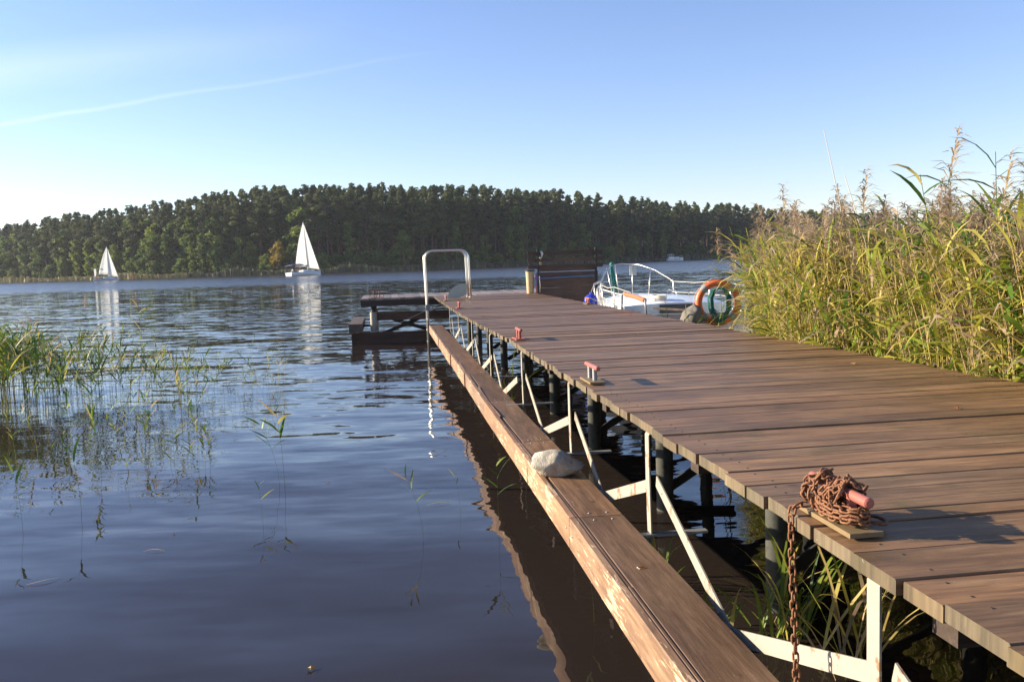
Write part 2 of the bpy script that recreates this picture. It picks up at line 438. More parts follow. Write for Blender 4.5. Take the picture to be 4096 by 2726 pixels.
SHORE = [(-1500, 620), (-500, 500), (0, 398), (440, 345), (800, 322), (1225, 312), (1700, 318), (2200, 345), (2500, 395), (2700, 432), (3200, 470), (4096, 520), (5200, 640)]
TOPY = [(-1500, 960), (0, 915), (200, 880), (500, 845), (800, 800), (1000, 770), (1200, 757), (1500, 752), (1850, 755), (2230, 765), (2450, 790), (2700, 815), (3000, 825), (3200, 845), (3400, 850), (4096, 845), (5200, 840)]
def interp(tab, x):
    return float(np.interp(x, [a for a, b in tab], [b for a, b in tab]))
def shoreD(x): return interp(SHORE, x)
def horizon(x): return 1063.6+(1568-x)*.0325
# bank: a strip of land rising gently behind the shoreline, with a steep back added to block sky gaps
bm_ = MB(); cols = list(range(-1500, 5201, 100)); vs = []; prof = [(-2, -.6), (0, .12), (5, .6), (14, 1.6), (40, 3.5), (88, 6), (118, 17), (400, 19)]
for x in cols:
    for dd, z in prof:
        D = shoreD(x)+dd + (1.5*math.sin(x*.03) if dd < 5 else 0); vs.append(G(x, D, z+(.3*math.sin(x*.05+dd) if dd > 5 else 0)))
n = len(prof); fs = [(i*n+k, (i+1)*n+k, (i+1)*n+k+1, i*n+k+1) for i in range(len(cols)-1) for k in range(n-1)]
bm_.add(vs, fs); tag(bm_.build('far_bank', M['soil'], smooth=True), kind='structure')

# ------------------------------------------------------------------ foliage meshes
def np_mesh(name, V, F4, tint, mats, smooth=False, mi=None, F3=None):
    """V (n,3), F4 (m,4) quads, tint (n,) vertex attribute"""
    me = bpy.data.meshes.new(name)
    nv = len(V); nf = len(F4)
    me.vertices.add(nv); me.vertices.foreach_set('co', np.ascontiguousarray(V, dtype=np.float32).ravel())
    me.loops.add(nf*4); me.loops.foreach_set('vertex_index', np.ascontiguousarray(F4, dtype=np.int32).ravel())
    me.polygons.add(nf); me.polygons.foreach_set('loop_start', np.arange(0, nf*4, 4, dtype=np.int32))
    me.polygons.foreach_set('loop_total', np.full(nf, 4, dtype=np.int32))
    if mi is not None: me.polygons.foreach_set('material_index', np.asarray(mi, dtype=np.int32))
    a = me.attributes.new('tint', 'FLOAT', 'POINT'); a.data.foreach_set('value', np.ascontiguousarray(tint, dtype=np.float32))
    for m_ in mats: me.materials.append(m_)
    me.update(calc_edges=True)
    if smooth: me.shade_smooth()
    return me

def leaf_cloud(clumps, per, size, seed, flat=.5):
    """small leaf-sized quads spread through the clumps' volumes: clump = (centre, radii, tint)"""
    g = np.random.default_rng(seed); Vs = []; Ts = []
    for (c, r, ti) in clumps:
        n = max(6, int(per*r[0]*r[1]/2.2))
        d = g.normal(size=(n, 3)); d /= np.linalg.norm(d, axis=1)[:, None]
        rad = g.random(n)**.38
        p = np.array(c)+d*rad[:, None]*np.array(r)
        nn = d*np.array([1, 1, 1.2])+g.normal(size=(n, 3))*.75+np.array([0, 0, flat]); nn /= np.linalg.norm(nn, axis=1)[:, None]
        a = np.cross(nn, g.normal(size=(n, 3))); a /= np.linalg.norm(a, axis=1)[:, None]; b = np.cross(nn, a)
        s_ = size*(.55+.9*g.random(n))[:, None]; e = (.45+.5*g.random(n))[:, None]
        q = np.stack([p-a*s_*.9-b*s_*e*.3, p+a*s_*.1-b*s_*e, p+a*s_, p-a*s_*.1+b*s_*e], axis=1)
        Vs.append(q.reshape(-1, 3))
        tt = np.clip(ti+g.normal(size=n)*.16, 0, 1); Ts.append(np.repeat(tt, 4))
    V = np.concatenate(Vs); T = np.concatenate(Ts)
    return V, np.arange(len(V)).reshape(-1, 4), T

def pine_proto(seed, H, per=125):
    g = random.Random(seed); tr = MB()
    lean = g.uniform(-.5, .5); pts = [(lean*(k/6)**2, g.uniform(-.08, .08), H*.93*k/6) for k in range(7)]
    tr.tube(pts, [.30, .25, .22, .19, .15, .1, .04], 6)
    clumps = []; z0 = H*g.uniform(.34, .48); n = g.randint(40, 50)
    for i in range(n):
        f = i/(n-1); z = z0+(H-z0)*f
        w = (2.1+1.7*math.sin(min(1, f*1.25)*math.pi*.95))*(1-.28*f**2)*g.uniform(.7, 1.25)
        a = g.uniform(0, 6.28); rr = w*g.uniform(.35, .85) if f < .93 else .1
        cx = lean*(z/H)**2+math.cos(a)*rr; cy = math.sin(a)*rr
        q = w*g.uniform(.26, .52); clumps.append(((cx, cy, z+g.uniform(-.4, .4)), (q, q, q*g.uniform(.38, .7)), g.uniform(.15, .85)))
        if rr > .8: tr.tube([(lean*(z/H)**2, 0, z-.7), (cx*.6, cy*.6, z-.3), (cx, cy, z-.1)], [.07, .05, .02], 4, False)
    clumps.append(((lean+g.uniform(-.5, .5), 0, H-.6), (g.uniform(.7, 1.2), g.uniform(.7, 1.2), .7), .6)); clumps.append(((lean, 0, H-1.4), (1.2, 1.2, .7), .6))
    for i in range(g.randint(1, 4)):   # dead lower branches with a little green
        z = g.uniform(H*.22, z0); a = g.uniform(0, 6.28); l = g.uniform(.8, 2)
        tr.tube([(0, 0, z), (math.cos(a)*l, math.sin(a)*l, z-.15)], [.05, .015], 4, False)
    V, F, T = leaf_cloud(clumps, per, .29, seed)
    return tr.mesh('trunk', M['bark'], True), np_mesh('crown', V, F, T, [M['pine']])
def leafy_proto(seed, H, wide, mat, bark, per=62, zlow=.12, narrow=False):
    g = random.Random(seed); tr = MB()
    tr.tube([(g.uniform(-.1, .1)*k, g.uniform(-.1, .1), H*.8*k/5) for k in range(6)], [.26, .22, .17, .12, .08, .03], 6)
    clumps = []; n = int(26+H*1.3)
    for i in range(n):
        f = g.random(); z = H*(zlow+(1-zlow)*f)
        env = wide*math.sin(math.pi*min(.97, (.14+.82*f)))**.7*(1 if not narrow else .8-.35*f)
        a = g.uniform(0, 6.28); rr = env*g.uniform(.3, .95); s_ = g.uniform(.8, 1.5)*wide/3.2
        clumps.append(((math.cos(a)*rr, math.sin(a)*rr, z), (s_*1.1, s_*1.1, s_*.85), g.uniform(.2, .85)))
        if i % 3 == 0: tr.tube([(0, 0, z*.75), (math.cos(a)*rr*.6, math.sin(a)*rr*.6, z*.92)], [.07, .02], 4, False)
    V, F, T = leaf_cloud(clumps, per, .38, seed, .3)
    return tr.mesh('trunk', bark, True), np_mesh('crown', V, F, T, [mat])

PINE_H = 24
pines = [pine_proto(10+i, PINE_H) for i in range(7)]
leafs = [leafy_proto(30+i, 15, 3.6, M['leafy'], M['bark_pale']) for i in range(4)]
slims = [leafy_proto(50+i, 16, 2.6, M['leafy'], M['bark_pale'], narrow=True) for i in range(2)]
yells = [leafy_proto(60+i, 10, 2.8, M['yellow'], M['bark_pale']) for i in range(2)]
bushs = [leafy_proto(70+i, 7, 3.0, M['leafy'], M['bark'], zlow=.05) for i in range(3)]

BANDS = [(-1e9, 170, 'at the left end of the photo'), (170, 350, 'a little left of the smaller sailboat'), (350, 545, 'right behind the smaller sailboat'), (545, 740, 'just right of the smaller sailboat'), (740, 940, 'midway between the two sailboats'), (940, 1120, 'just left of the larger sailboat'),
         (1120, 1330, 'right behind the larger sailboat'), (1330, 1520, 'just right of the larger sailboat'), (1520, 1700, 'just left of the ladder hoop'), (1700, 1880, 'framed by the ladder hoop'), (1880, 2110, 'between the ladder and the bench'), (2110, 2290, 'above the left half of the bench'), (2290, 2450, 'above the right half of the bench'),
         (2450, 2640, 'beyond the moored white boat'), (2640, 2830, 'around the small white cruiser'), (2830, 1e9, 'rising behind the reed bed')]
def band(x):
    for a, b, t in BANDS:
        if a <= x < b: return t
LAB = {'pine': ('pine_tree', 'tall dark pine on the far shore '), 'leaf': ('leafy_tree', 'rounded green tree on the far shore '),
       'slim': ('leafy_tree', 'slender pale green tree on the shore '), 'yell': ('leafy_tree', 'low yellowing tree at the waterline '),
       'bush': ('shore_bush', 'low dark bush by the forest foot ')}
def put_tree(x, dd, kind, h, wsc=1.0):
    protos = {'pine': pines, 'leaf': leafs, 'slim': slims, 'yell': yells, 'bush': bushs}[kind]
    base = {'pine': PINE_H, 'leaf': 15, 'slim': 16, 'yell': 10, 'bush': 7}[kind]
    tm, cm = random.choice(protos); D = shoreD(x)+dd
    zb = float(np.interp(dd, [a for a, b in prof], [b for a, b in prof]))-.2
    nm, lb = LAB[kind]; lab = lb+band(x)
    o = thing(nm, lab, 'bush' if kind == 'bush' else 'tree', G(x, D, zb), random.uniform(0, 6.28), lab.replace('tall dark pine', 'tall dark pines'))
    s_ = h/base; o.scale = (s_*1.05*wsc, s_*1.05*wsc, s_)
    mobj('trunk', tm, o); mobj('crown', cm, o)
def tree_h(x, dd):                  # height that brings the crowns up to the skyline seen there
    D = shoreD(x)+dd
    return (horizon(x)-interp(TOPY, x))*D/FPX + EYE
count = 0
# front rows: leafy trees and bushes on the lit left shore, more sparse to the right
x = -260
while x < 3250:
    u = random.random()
    left = x < 900
    dd = random.uniform(5, 9)
    if u < (.5 if left else .22): put_tree(x, dd, 'leaf', random.uniform(9, 15) if left else random.uniform(8, 14))
    elif u < (.68 if left else .34): put_tree(x, dd, 'slim', random.uniform(12, 17))
    elif u < (.84 if left else .37) or 380 < x < 700 and u < .93: put_tree(x, dd-1, 'yell', random.uniform(7, 12))
    else: put_tree(x, dd, 'bush', random.uniform(4, 8), 1.2)
    count += 1; x += random.uniform(38, 64)
for dd0, step, hm in ((12, 44, .93), (19, 44, .98), (28, 48, 1.0)):
    x = -240+dd0
    while x < 3300:
        dd = dd0+random.uniform(-2.5, 2.5)
        h = (tree_h(x, dd)-2.4)*hm*random.uniform(.97, 1.03)
        if random.random() < (.3 if x < 900 else .12): put_tree(x, dd, 'leaf', h*.8, 1.0)
        else: put_tree(x, dd, 'pine', h, 1.0)
        count += 1; x += random.uniform(step*.7, step*1.3)
print('trees', count)
# the forest behind those rows and off to the sides, which reads as one mass
def joined_forest():
    Vs, Fs, Ts, Ms = [], [], [], []; off = 0; g = random.Random(5)
    src = [[] for _ in range(3)]
    arrs = []
    for tm, cm in pines[:3]+leafs[:2]:
        v = np.empty(len(cm.vertices)*3, dtype=np.float32); cm.vertices.foreach_get('co', v); v = v.reshape(-1, 4, 3)
        tt = np.empty(len(cm.vertices), dtype=np.float32); cm.attributes['tint'].data.foreach_get('value', tt)
        arrs.append((v, tt.reshape(-1, 4)))
    spots = []
    for dd0 in (38, 50, 64, 80):
        x = -260
        while x < 3330:
            spots.append((x, dd0+g.uniform(-6, 6), 1)); x += g.uniform(26, 44)
    for dd0 in (24, 33):               # undergrowth between the trunks
        x = -260
        while x < 3330: spots.append((x, dd0+g.uniform(-3, 3), 0)); x += g.uniform(22, 34)
    x = 3300
    while x < 5000: spots.append((x, g.uniform(6, 50), 1)); x += 12
    x = -1300
    while x < -260: spots.append((x, g.uniform(6, 50), 1)); x += 10
    for x, dd, q in spots:
        v, tt = arrs[g.randrange(5)]; low = g.random() < .2
        k = g.randrange(2)
        a = g.uniform(0, 6.28); R_ = np.array([[math.cos(a), -math.sin(a), 0], [math.sin(a), math.cos(a), 0], [0, 0, 1]])
        s_ = (tree_h(x, dd)-4)*g.uniform(.92, 1.03)/PINE_H
        if q == 0: low = True; v, tt = arrs[3+g.randrange(2)]; s_ = .5
        if low and q: s_ *= .55
        else: s_ *= 1.02
        sk = 3 if dd < 45 else 4; v = v[k::sk]; tt = tt[k::sk]      # a third or a quarter of the leaves, drawn larger
        c = v.mean(axis=1, keepdims=True); v = c+(v-c)*(1.65 if sk == 3 else 1.9)
        p = G(x, shoreD(x)+dd, 3.5 if q else .8)
        vv = (v.reshape(-1, 3)@R_.T)*np.array([s_, s_, s_])+np.array(p)
        Vs.append(vv); Ts.append(tt.ravel())
    V = np.concatenate(Vs); T = np.concatenate(Ts)
    me = np_mesh('forest', V, np.arange(len(V)).reshape(-1, 4), T, [M['pine']])
    tag(mobj('forest_mass', me), 'dark forest standing behind the first rows of trees on the far shore', 'forest', kind='stuff')
joined_forest()

# reeds: templates, then one mesh for everything nobody could count
def reed_template(seed, nleaf, panicle, green, leaf_len=.25, leaf_w=.0062, bare=0.0, stiff=0.0):
    """a reed one unit (metre) tall; returns V, F4, tint. Leaves are strips, the stem a 3-sided tube."""
    g = random.Random(seed); V = []; F = []; T = []
    bx, by = g.uniform(-.08, .08), g.uniform(-.08, .08)
    def stem(f): return Vector((bx*f*f, by*f*f, f))
    st_t = .79+g.uniform(-.1, .03) if green < .8 else .5
    for k in range(5):
        p = stem(k/4); r = (.0025 if green > .2 else .0034)*(1-.6*k/4)
        for j in range(3):
            V.append(p+Vector((math.cos(j*2.09)*r, math.sin(j*2.09)*r, 0))); T.append(st_t-.25*(k/4)*green)
    for k in range(4):
        for j in range(3):
            l = (j+1) % 3; F.append((k*3+j, k*3+l, (k+1)*3+l, (k+1)*3+j))
    wind = g.uniform(-.6, .6)
    for i in range(nleaf):
        f = bare+(1-bare)*(.36+.64*(i+g.random()*.6)/nleaf); f = min(f, .97)
        p = stem(f); a = (math.pi if i % 2 else 0)+wind+g.uniform(-.7, .7)
        L = leaf_len*g.uniform(.6, 1.15)*(.75+.4*math.sin(f*3.1)); w = leaf_w*g.uniform(.7, 1.25)
        el = g.uniform(.35, 1.15)+.25*stiff; droop = g.uniform(.5, 2.1)*(1-.75*stiff)
        tw = g.uniform(-.5, .5)
        ti = min(1, max(0, g.gauss(.58-.45*green*f, .17)))
        if g.random() < .10: ti = g.uniform(.68, .93)
        o = len(V); q = p.copy(); n = 4
        for k in range(n+1):
            d = Vector((math.cos(a)*math.cos(el), math.sin(a)*math.cos(el), math.sin(el)))
            sd = Vector((-math.sin(a), math.cos(a), 0)); sd = (sd*math.cos(tw)+d.cross(sd)*math.sin(tw))
            ww = w*(.55, 1.0, .95, .6, .04)[k]
            V.append(q-sd*ww); V.append(q+sd*ww); T += [ti+.05*k*(1-green)]*2
            q = q+d*(L/n); el -= droop/n; tw += g.uniform(-.25, .25)
        for k in range(n): F.append((o+2*k, o+2*k+1, o+2*k+3, o+2*k+2))
    if panicle:
        a0 = g.uniform(-.6, .6)+(0 if g.random() < .6 else 3.1); top = stem(1)
        for i in range(60):
            f = i/59; base = top+Vector((math.cos(a0)*.03*f, math.sin(a0)*.03*f, -.02+.17*f))
            a = a0+g.uniform(-1.4, 1.4) if g.random() < .7 else g.uniform(0, 6.28); L = .085*(1-.62*f)*g.uniform(.6, 1.3); el = g.uniform(.1, 1.1)
            o = len(V); q = base
            for k in range(3):
                d = Vector((math.cos(a)*math.cos(el), math.sin(a)*math.cos(el), math.sin(el)))
                sd = Vector((-math.sin(a), math.cos(a), .3)); ww = (.0012, .0026, .0006)[k]
                V.append(q-sd*ww); V.append(q+sd*ww); ti = g.uniform(.84, 1.0); T += [ti]*2
                q = q+d*(L/2); el -= .8
            for k in range(2): F.append((o+2*k, o+2*k+1, o+2*k+3, o+2*k+2))
    return np.array([tuple(v) for v in V]), np.array(F), np.clip(np.array(T), 0, 1)

def reed_field(name, spots, temps, mat):
    """spots: (x,y,z, height, leanx, leany, dtint, width)"""
    g = np.random.default_rng(3); Vs = []; Fs = []; Ts = []; off = 0
    for (x, y, z, h, lx, ly, dt, wd) in spots:
        V, F, T = temps[g.integers(len(temps))]
        a = g.random()*6.283; c, s_ = math.cos(a), math.sin(a)
        v = V.copy(); X = v[:, 0]*c-v[:, 1]*s_; Y = v[:, 0]*s_+v[:, 1]*c
        zz = v[:, 2]
        P = np.stack([X*wd+x+lx*zz*zz*h, Y*wd+y+ly*zz*zz*h, zz*h+z], axis=1)
        Vs.append(P); Fs.append(F+off); Ts.append(np.clip(T+dt, 0, 1)); off += len(V)
    me = np_mesh(name, np.concatenate(Vs), np.concatenate(Fs), np.concatenate(Ts), [mat])
    return mobj(name, me)
temps_mix = [reed_template(100+i, random.randint(6, 9), i % 9 == 0, .2+.35*random.random(), .26, .0054) for i in range(16)]
temps_low = [reed_template(140+i, random.randint(8, 12), False, .2+.35*random.random(), .22) for i in range(12)]
temps_top = [reed_template(180+i, 11, i % 8 == 0, .6, .28, .0065) for i in range(10)]
temps_straw = [reed_template(260+i, random.randint(1, 3), i % 17 == 0, .15, .24, .006, .5) for i in range(34)]
temps_big = [reed_template(320+i, random.randint(4, 7), False, .8, .25, .0085, .15) for i in range(14)]
temps_green = [reed_template(220+i, random.randint(6, 9), False, .85, .27, .0095, .2, .75) for i in range(10)]

def right_bed():
    g = random.Random(11); spots = []
    def ok(t, s): return t > 3.92+.12*math.sin(s*2.1) and t > .432*s-.03+.12*math.sin(s*3) and not (t > 4.0 and s > 12.4)
    n = 0; big = []
    while n < 9000:
        s_ = g.uniform(1.2, 13.0); t_ = 3.9+abs(g.gauss(0, 1))*1.1 if g.random() < .62 else g.uniform(3.9, 9.5)
        if s_ > 8.6: t_ = max(t_, (.432*s_)+abs(g.gauss(0, .8)))
        if not ok(t_, s_): continue
        p = W(t_, s_); h = g.uniform(1.72, 2.18)
        edge = t_-max(3.92, .43*s_)
        if s_ > 10.6: h *= .9+.1*min(1, edge)
        if edge < .35 and g.random() < .12: h *= g.uniform(.35, .7)
        if g.random() < .08: h *= 1.08
        spots.append((p.x, p.y, -.05, h, g.gauss(-.03, .08), g.gauss(.0, .07), g.gauss(.09, .09), h*g.uniform(.85, 1.15)))
        n += 1
    for i in range(90):            # larger green blades at the near front of the bed
        s_ = g.uniform(2.2, 7.5); t_ = 3.9+abs(g.gauss(0, .5)); p = W(t_, s_)
        big.append((p.x, p.y, -.05, g.uniform(1.5, 2.05), g.gauss(-.05, .1), g.gauss(0, .08), -.03, 2.0))
    # reeds of the same bed further out along the shore
    for i in range(1100):
        s_ = g.uniform(17, 42); t_ = .44*s_+.8+abs(g.gauss(0, 3)); p = W(t_, s_)
        spots.append((p.x, p.y, -.05, g.uniform(1.6, 2.3), g.gauss(0, .1), g.gauss(0, .1), 0, 2))
    tag(reed_field('front_reeds', big, temps_big, M['reed']), 'broad green reed blades along the near front of the reed bed', 'reeds', kind='stuff')
    hi = [q for q in spots if q[3] > 1.9]; lo = [q for q in spots if q[3] <= 1.9]
    tag(reed_field('reed_bed', lo+hi, temps_mix+temps_low+temps_top+temps_straw, M['reed']), 'dense bed of green and straw coloured reeds along the right side of the pier', 'reeds', kind='stuff')
right_bed()
def left_bed():
    g = random.Random(21); spots = []; green = []
    def px(x, y): D = EYE*FPX/(y-horizon(x)); return G(x, D)
    for i in range(620):            # dense, dark part at the left edge
        x = -330+abs(g.gauss(0, 290)) if g.random() < .85 else g.uniform(-500, 0); y = g.gauss(1600, 42)
        p = px(x, y); h = g.uniform(.7, 1.22)*(1-.3*max(0, x)/500)
        spots.append((p.x, p.y, -.03, h, g.gauss(.12, .15), g.gauss(0, .1), g.gauss(.0, .1), h*1.25))
    for i in range(210):            # loose fringe
        x = g.uniform(100, 800); y = g.gauss(1585, 55); p = px(x, y); h = g.uniform(.35, 1.2)*(1-.35*(x-120)/700)
        (green if g.random() < .75 else spots).append((p.x, p.y, -.03, h, g.gauss(.06, .14), g.gauss(0, .08), g.gauss(.0, .12), h*1.1))
    for i in range(34):             # single stems in front of it
        x = g.uniform(20, 820); y = g.uniform(1640, 1900); p = px(x, y)
        green.append((p.x, p.y, -.03, g.uniform(.2, .62), g.gauss(.03, .15), g.gauss(0, .08), g.gauss(.0, .1), .75))
    for i in range(80):
        x = g.uniform(700, 1130); y = g.gauss(1560, 45); p = px(x, y); h = g.uniform(.2, .6)
        spots.append((p.x, p.y, -.03, h, g.gauss(.1, .45), g.gauss(0, .1), g.gauss(0, .15), h*1.3))
    tag(reed_field('sparse_reeds', green, temps_green, M['reed']), 'loose bright green reeds standing in the lake right of the dense clump', 'reeds', kind='stuff')
    tag(reed_field('reed_clump', spots, temps_mix[:8]+temps_green, M['reed']), 'clump of wild reeds standing in the lake at the left edge', 'reeds', kind='stuff')
left_bed()
def shore_belt():
    g = random.Random(31); V = []; F = []; T = []
    for i in range(9000):
        x = g.uniform(-300, 3300)
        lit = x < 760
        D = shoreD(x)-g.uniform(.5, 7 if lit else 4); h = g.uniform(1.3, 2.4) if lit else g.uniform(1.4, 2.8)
        if g.random() < .15: h *= 1.25
        h *= .75+.35*math.sin(x*.021)*math.sin(x*.0071+1)
        p = G(x, D); w = g.uniform(.2, .5); a = g.uniform(-.6, .6); dx = math.cos(a)*w; dy = math.sin(a)*w; lx = g.uniform(-.3, .3)
        o = len(V); V += [(p.x-dx, p.y-dy, -.1), (p.x+dx, p.y+dy, -.1), (p.x+dx*.5+lx, p.y+dy*.5, h), (p.x-dx*.4+lx, p.y-dy*.4, h*g.uniform(.85, 1))]
        F.append((o, o+1, o+2, o+3)); t_ = g.uniform(.45, .9) if lit else g.uniform(.1, .4); T += [t_+.08, t_+.08, t_, t_]  # tint carries the sunlight on the left stretch and the dimness elsewhere
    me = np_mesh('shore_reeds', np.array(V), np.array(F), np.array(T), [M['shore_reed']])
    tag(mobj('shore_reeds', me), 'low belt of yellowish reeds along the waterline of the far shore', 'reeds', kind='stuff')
shore_belt()

# single reeds one can pick out
def reed_thing(loc, h, lean, label, nleaf, panicle, green, seed, leaf_len=.42, wd=1.0, dt=0.0, rz=None, bare=0.0, leaf_w=.013, cat='reed', stiff=0.0):
    V, F, T = reed_template(seed, nleaf, panicle, green, leaf_len, leaf_w, bare, stiff)
    root = thing('reed_plant', label, cat, loc, 0)
    z = V[:, 2]; P = np.stack([V[:, 0]*h*wd+lean[0]*z*z*h, V[:, 1]*h*wd+lean[1]*z*z*h, z*h], axis=1); T = np.clip(T+dt, 0, 1)
    def sub(name, a, b, fa, fb):
        if b <= a: return
        mobj(name, np_mesh(name, P[a:b], F[fa:fb]-a, T[a:b], [M['reed']]), root)
    sub('stem', 0, 15, 0, 12)
    for i in range(nleaf): sub('leaf', 15+10*i, 25+10*i, 12+4*i, 16+4*i)
    e = 15+10*nleaf; fe = 12+4*nleaf
    if panicle: sub('plume', e, len(P), fe, len(F))
    return root
def at_px(x, y):
    D = EYE*FPX/(y-horizon(x)); return G(x, D)
# tall ones against the sky on the right: (x column, depth, height, lean, ...)
def above(x, D, y): return EYE+(horizon(x)-y)*D/FPX      # height of a point that shows at row y
for x_, ex, y_, ln, lb, nl, pn, sd, b_ in [
    (3860, .3, 545, (-.01, 0), 'tallest reed with a feathery plume rising against the sky at the right', 4, True, 301, .7),
    (4010, .1, 610, (-.08, .02), 'leaning reed with long dark leaves just right of the tallest plume', 9, False, 302, .6),
    (3600, .4, 690, (-.03, 0), 'plumed reed standing out above the bed, midway between the bare stalks and the tallest plume', 5, True, 303, .7),
    (3820, .2, 700, (-.05, 0), 'reed with broad dark leaves just left below the tallest plume', 8, False, 304, .6),
    (4110, .1, 640, (-.02, 0), 'reed with a dark plume at the very right edge of the photo', 8, True, 305, .6),
    (3180, .5, 760, (-.04, 0), 'plumed reed over the left part of the bed against the treetops', 5, True, 306, .7),
    (2905, .5, 930, (-.08, 0), 'leftmost plumed reed of the bed, leaning out over the lifebuoy', 6, True, 307, .6),
    (3400, .5, 800, (.03, 0), 'reed with a drooping brown plume behind the bare stalks', 6, True, 308, .6)]:
    D_ = 4.05*FPX/(x_-1568)+ex
    reed_thing(G(x_, D_), above(x_, D_, y_)/(1.13 if pn else 1.0), ln, lb, nl, pn, .8, sd, .17, 1.0, -.05, bare=b_, leaf_w=.0052)
def bare_stalk(x0, topx, y_, label):
    D = 4.4*FPX/(x0-1568); p = G(x0, D); topz = above(topx, D, y_); q = G(topx, D, topz); b = MB()
    b.tube([(0, 0, 0), ((q.x-p.x)*.30, 0, topz*.5), ((q.x-p.x)*.62, 0, topz*.78), (q.x-p.x, 0, topz)], [.006, .0055, .0045, .003], 5)
    o = b.build('reed_stalk', M['stalk'], None, True, p); tag(o, label, 'reed stalk')
M['stalk'] = simple('dry stalk', (.5, .45, .34), .6, 0, .15, 20, 0)
bare_stalk(3470, 3302, 532, 'longer of the two bare dry stalks leaning left out of the reed bed')
bare_stalk(3600, 3383, 706, 'shorter bare dry stalk leaning left out of the reed bed')
# sprouts standing in open water on the left: (x, y of the waterline in the photo, height, lean, leaves, label)
for i, (x_, y_, h_, ln, nl, wd_, lb) in enumerate([
    (25, 2105, .52, (-.08, 0), 3, .8, 'thin green reed stem nearest the left edge of the photo'),
    (60, 1800, .50, (-.02, 0), 5, .7, 'short bright green reed sprout in front of the dense left clump'),
    (175, 1905, .42, (-.1, 0), 2, .6, 'thin single reed stem left of the bright bushy sprout'),
    (270, 2060, .62, (-.06, 0), 2, .6, 'thin reed stem standing below the bushy sprout on the left'),
    (362, 1885, .62, (-.05, 0), 9, .9, 'bushy bright green reed sprout in the open water on the left'),
    (590, 1800, .52, (-.02, 0), 6, .7, 'upright yellow green sprout right of the bushy one'),
    (466, 1955, .28, (.02, 0), 1, .6, 'tiny thin blade between the bushy sprout and the drooping one'),
    (760, 1905, .26, (-.3, 0), 6, 1.0, 'small drooping sprout with leaves touching the water'),
    (1083, 1955, .58, (-.32, 0), 8, .9, 'left one of two leaning reeds with pale drooping leaves'),
    (1104, 1955, .72, (-.12, 0), 5, .8, 'right one of two leaning reeds, the taller with a green leaf at half height'),
    (1007, 2120, .34, (-.03, 0), 3, .8, 'small sprout with one upright green blade below the two leaning reeds'),
    (1660, 2185, .50, (-.2, 0), 5, .5, 'thin wispy reed in open water halfway to the walkway beam'),
    (1815, 2070, .34, (-.1, 0), 2, .5, 'thin blade with small leaves lying beside it near the beam'),
    (1970, 2160, .52, (-.06, 0), 5, .7, 'green sprout in the brown reflection beside the stone'),
    (2350, 2530, .36, (-.08, 0), 4, .8, 'short sprout in the dark water close to the walkway beam at the bottom'),
    ]):
    reed_thing(at_px(x_, y_), h_, ln, lb, nl, False, 1.0, 400+i, .36, max(1.0, wd_), -.02, bare=.3, leaf_w=.019, stiff=.85)
def px_tall(x_, y_, h_, ln, lb, sd, nl=8, pn=False, g_=.8):
    reed_thing(at_px(x_, y_), h_, ln, lb, nl, pn, g_, sd, .26, 1.0, 0, bare=.35, leaf_w=.010)
px_tall(570, 1575, 1.42, (.06, 0), 'tallest reed of the left clump with a pale seed head', 451, 10, True)
px_tall(380, 1585, 1.3, (-.08, 0), 'second tallest reed of the left clump', 452, 11)
px_tall(365, 1600, 1.45, (-.02, 0), 'bare reed with a dark drooping tip in the left clump', 453, 1, True)
px_tall(180, 1590, 1.2, (-.15, 0), 'reed leaning left with a brown plume in the left clump', 454, 5, True, .3)
px_tall(880, 1600, .72, (-.16, 0), 'low arching reed right of the left clump', 455, 7)

# ------------------------------------------------------------------ pier
pier = thing('wooden_pier', 'long brown plank pier with a walkway beam along its left side', 'pier', (0, 0, 0), PIER)
DZ = 1.13
screw_ = MB(); screw_.cyl((0, 0), .0046, .0042, -.002, .0012, 8); screw_me = screw_.mesh('screw', M['black_steel'])
TL = [(0, 1.2), (7, 1.2), (9, 1.215), (11, 1.15), (14, 1.10), (22.4, 1.10)]
def tl(s): return interp(TL, s)
edges = [1.02, 1.2, 1.38, 1.58, 1.80, 1.96, 2.17, 2.41, 2.51, 2.62, 2.755, 2.90, 3.09, 3.27, 3.42, 3.64, 3.83, 4.0, 4.24, 4.45, 4.6, 4.8, 4.98, 5.12, 5.27, 5.46, 5.62, 5.81]
g = random.Random(4)
while edges[-1] < 22.3: edges.append(edges[-1]+g.choice((.11, .135, .15, .165, .19)))
near = 1.02
while near > -.6: near -= .19; edges.insert(0, near)
for i in range(len(edges)-1):
    s0, s1 = edges[i], edges[i+1]; w = s1-s0; gap = g.choice((.003, .004, .006, .011))
    th = .042; t0 = tl(s0)+g.uniform(-.012, .012); t1 = 3.62+g.uniform(-.02, .02); zt = DZ+g.uniform(-.0035, .0035)
    c = .0035; hw = (w-gap)/2
    pr = [(-hw+.001, -th), (hw-.001, -th), (hw, -th+.002), (hw, -c), (hw-c, 0), (-hw+c, 0), (-hw, -c), (-hw, -th+.002)]
    b = MB(); b.prism(pr, t1-t0, 2, None, .0015, 1)
    o = b.build('plank', [M['deck'], M['board_end']], pier); o.location = (t0, (s0+s1)/2, zt); o.rotation_euler = (g.uniform(-.006, .006), g.uniform(-.0008, .0008), g.uniform(-.0018, .0018))
    if 1.0 < s0 < 5.2:
        for t_ in (1.30, 2.42, 3.50):
            for q in (-.28, .28): mobj('screw', screw_me, o, (t_-t0+g.uniform(-.012, .012), q*w, .0003))
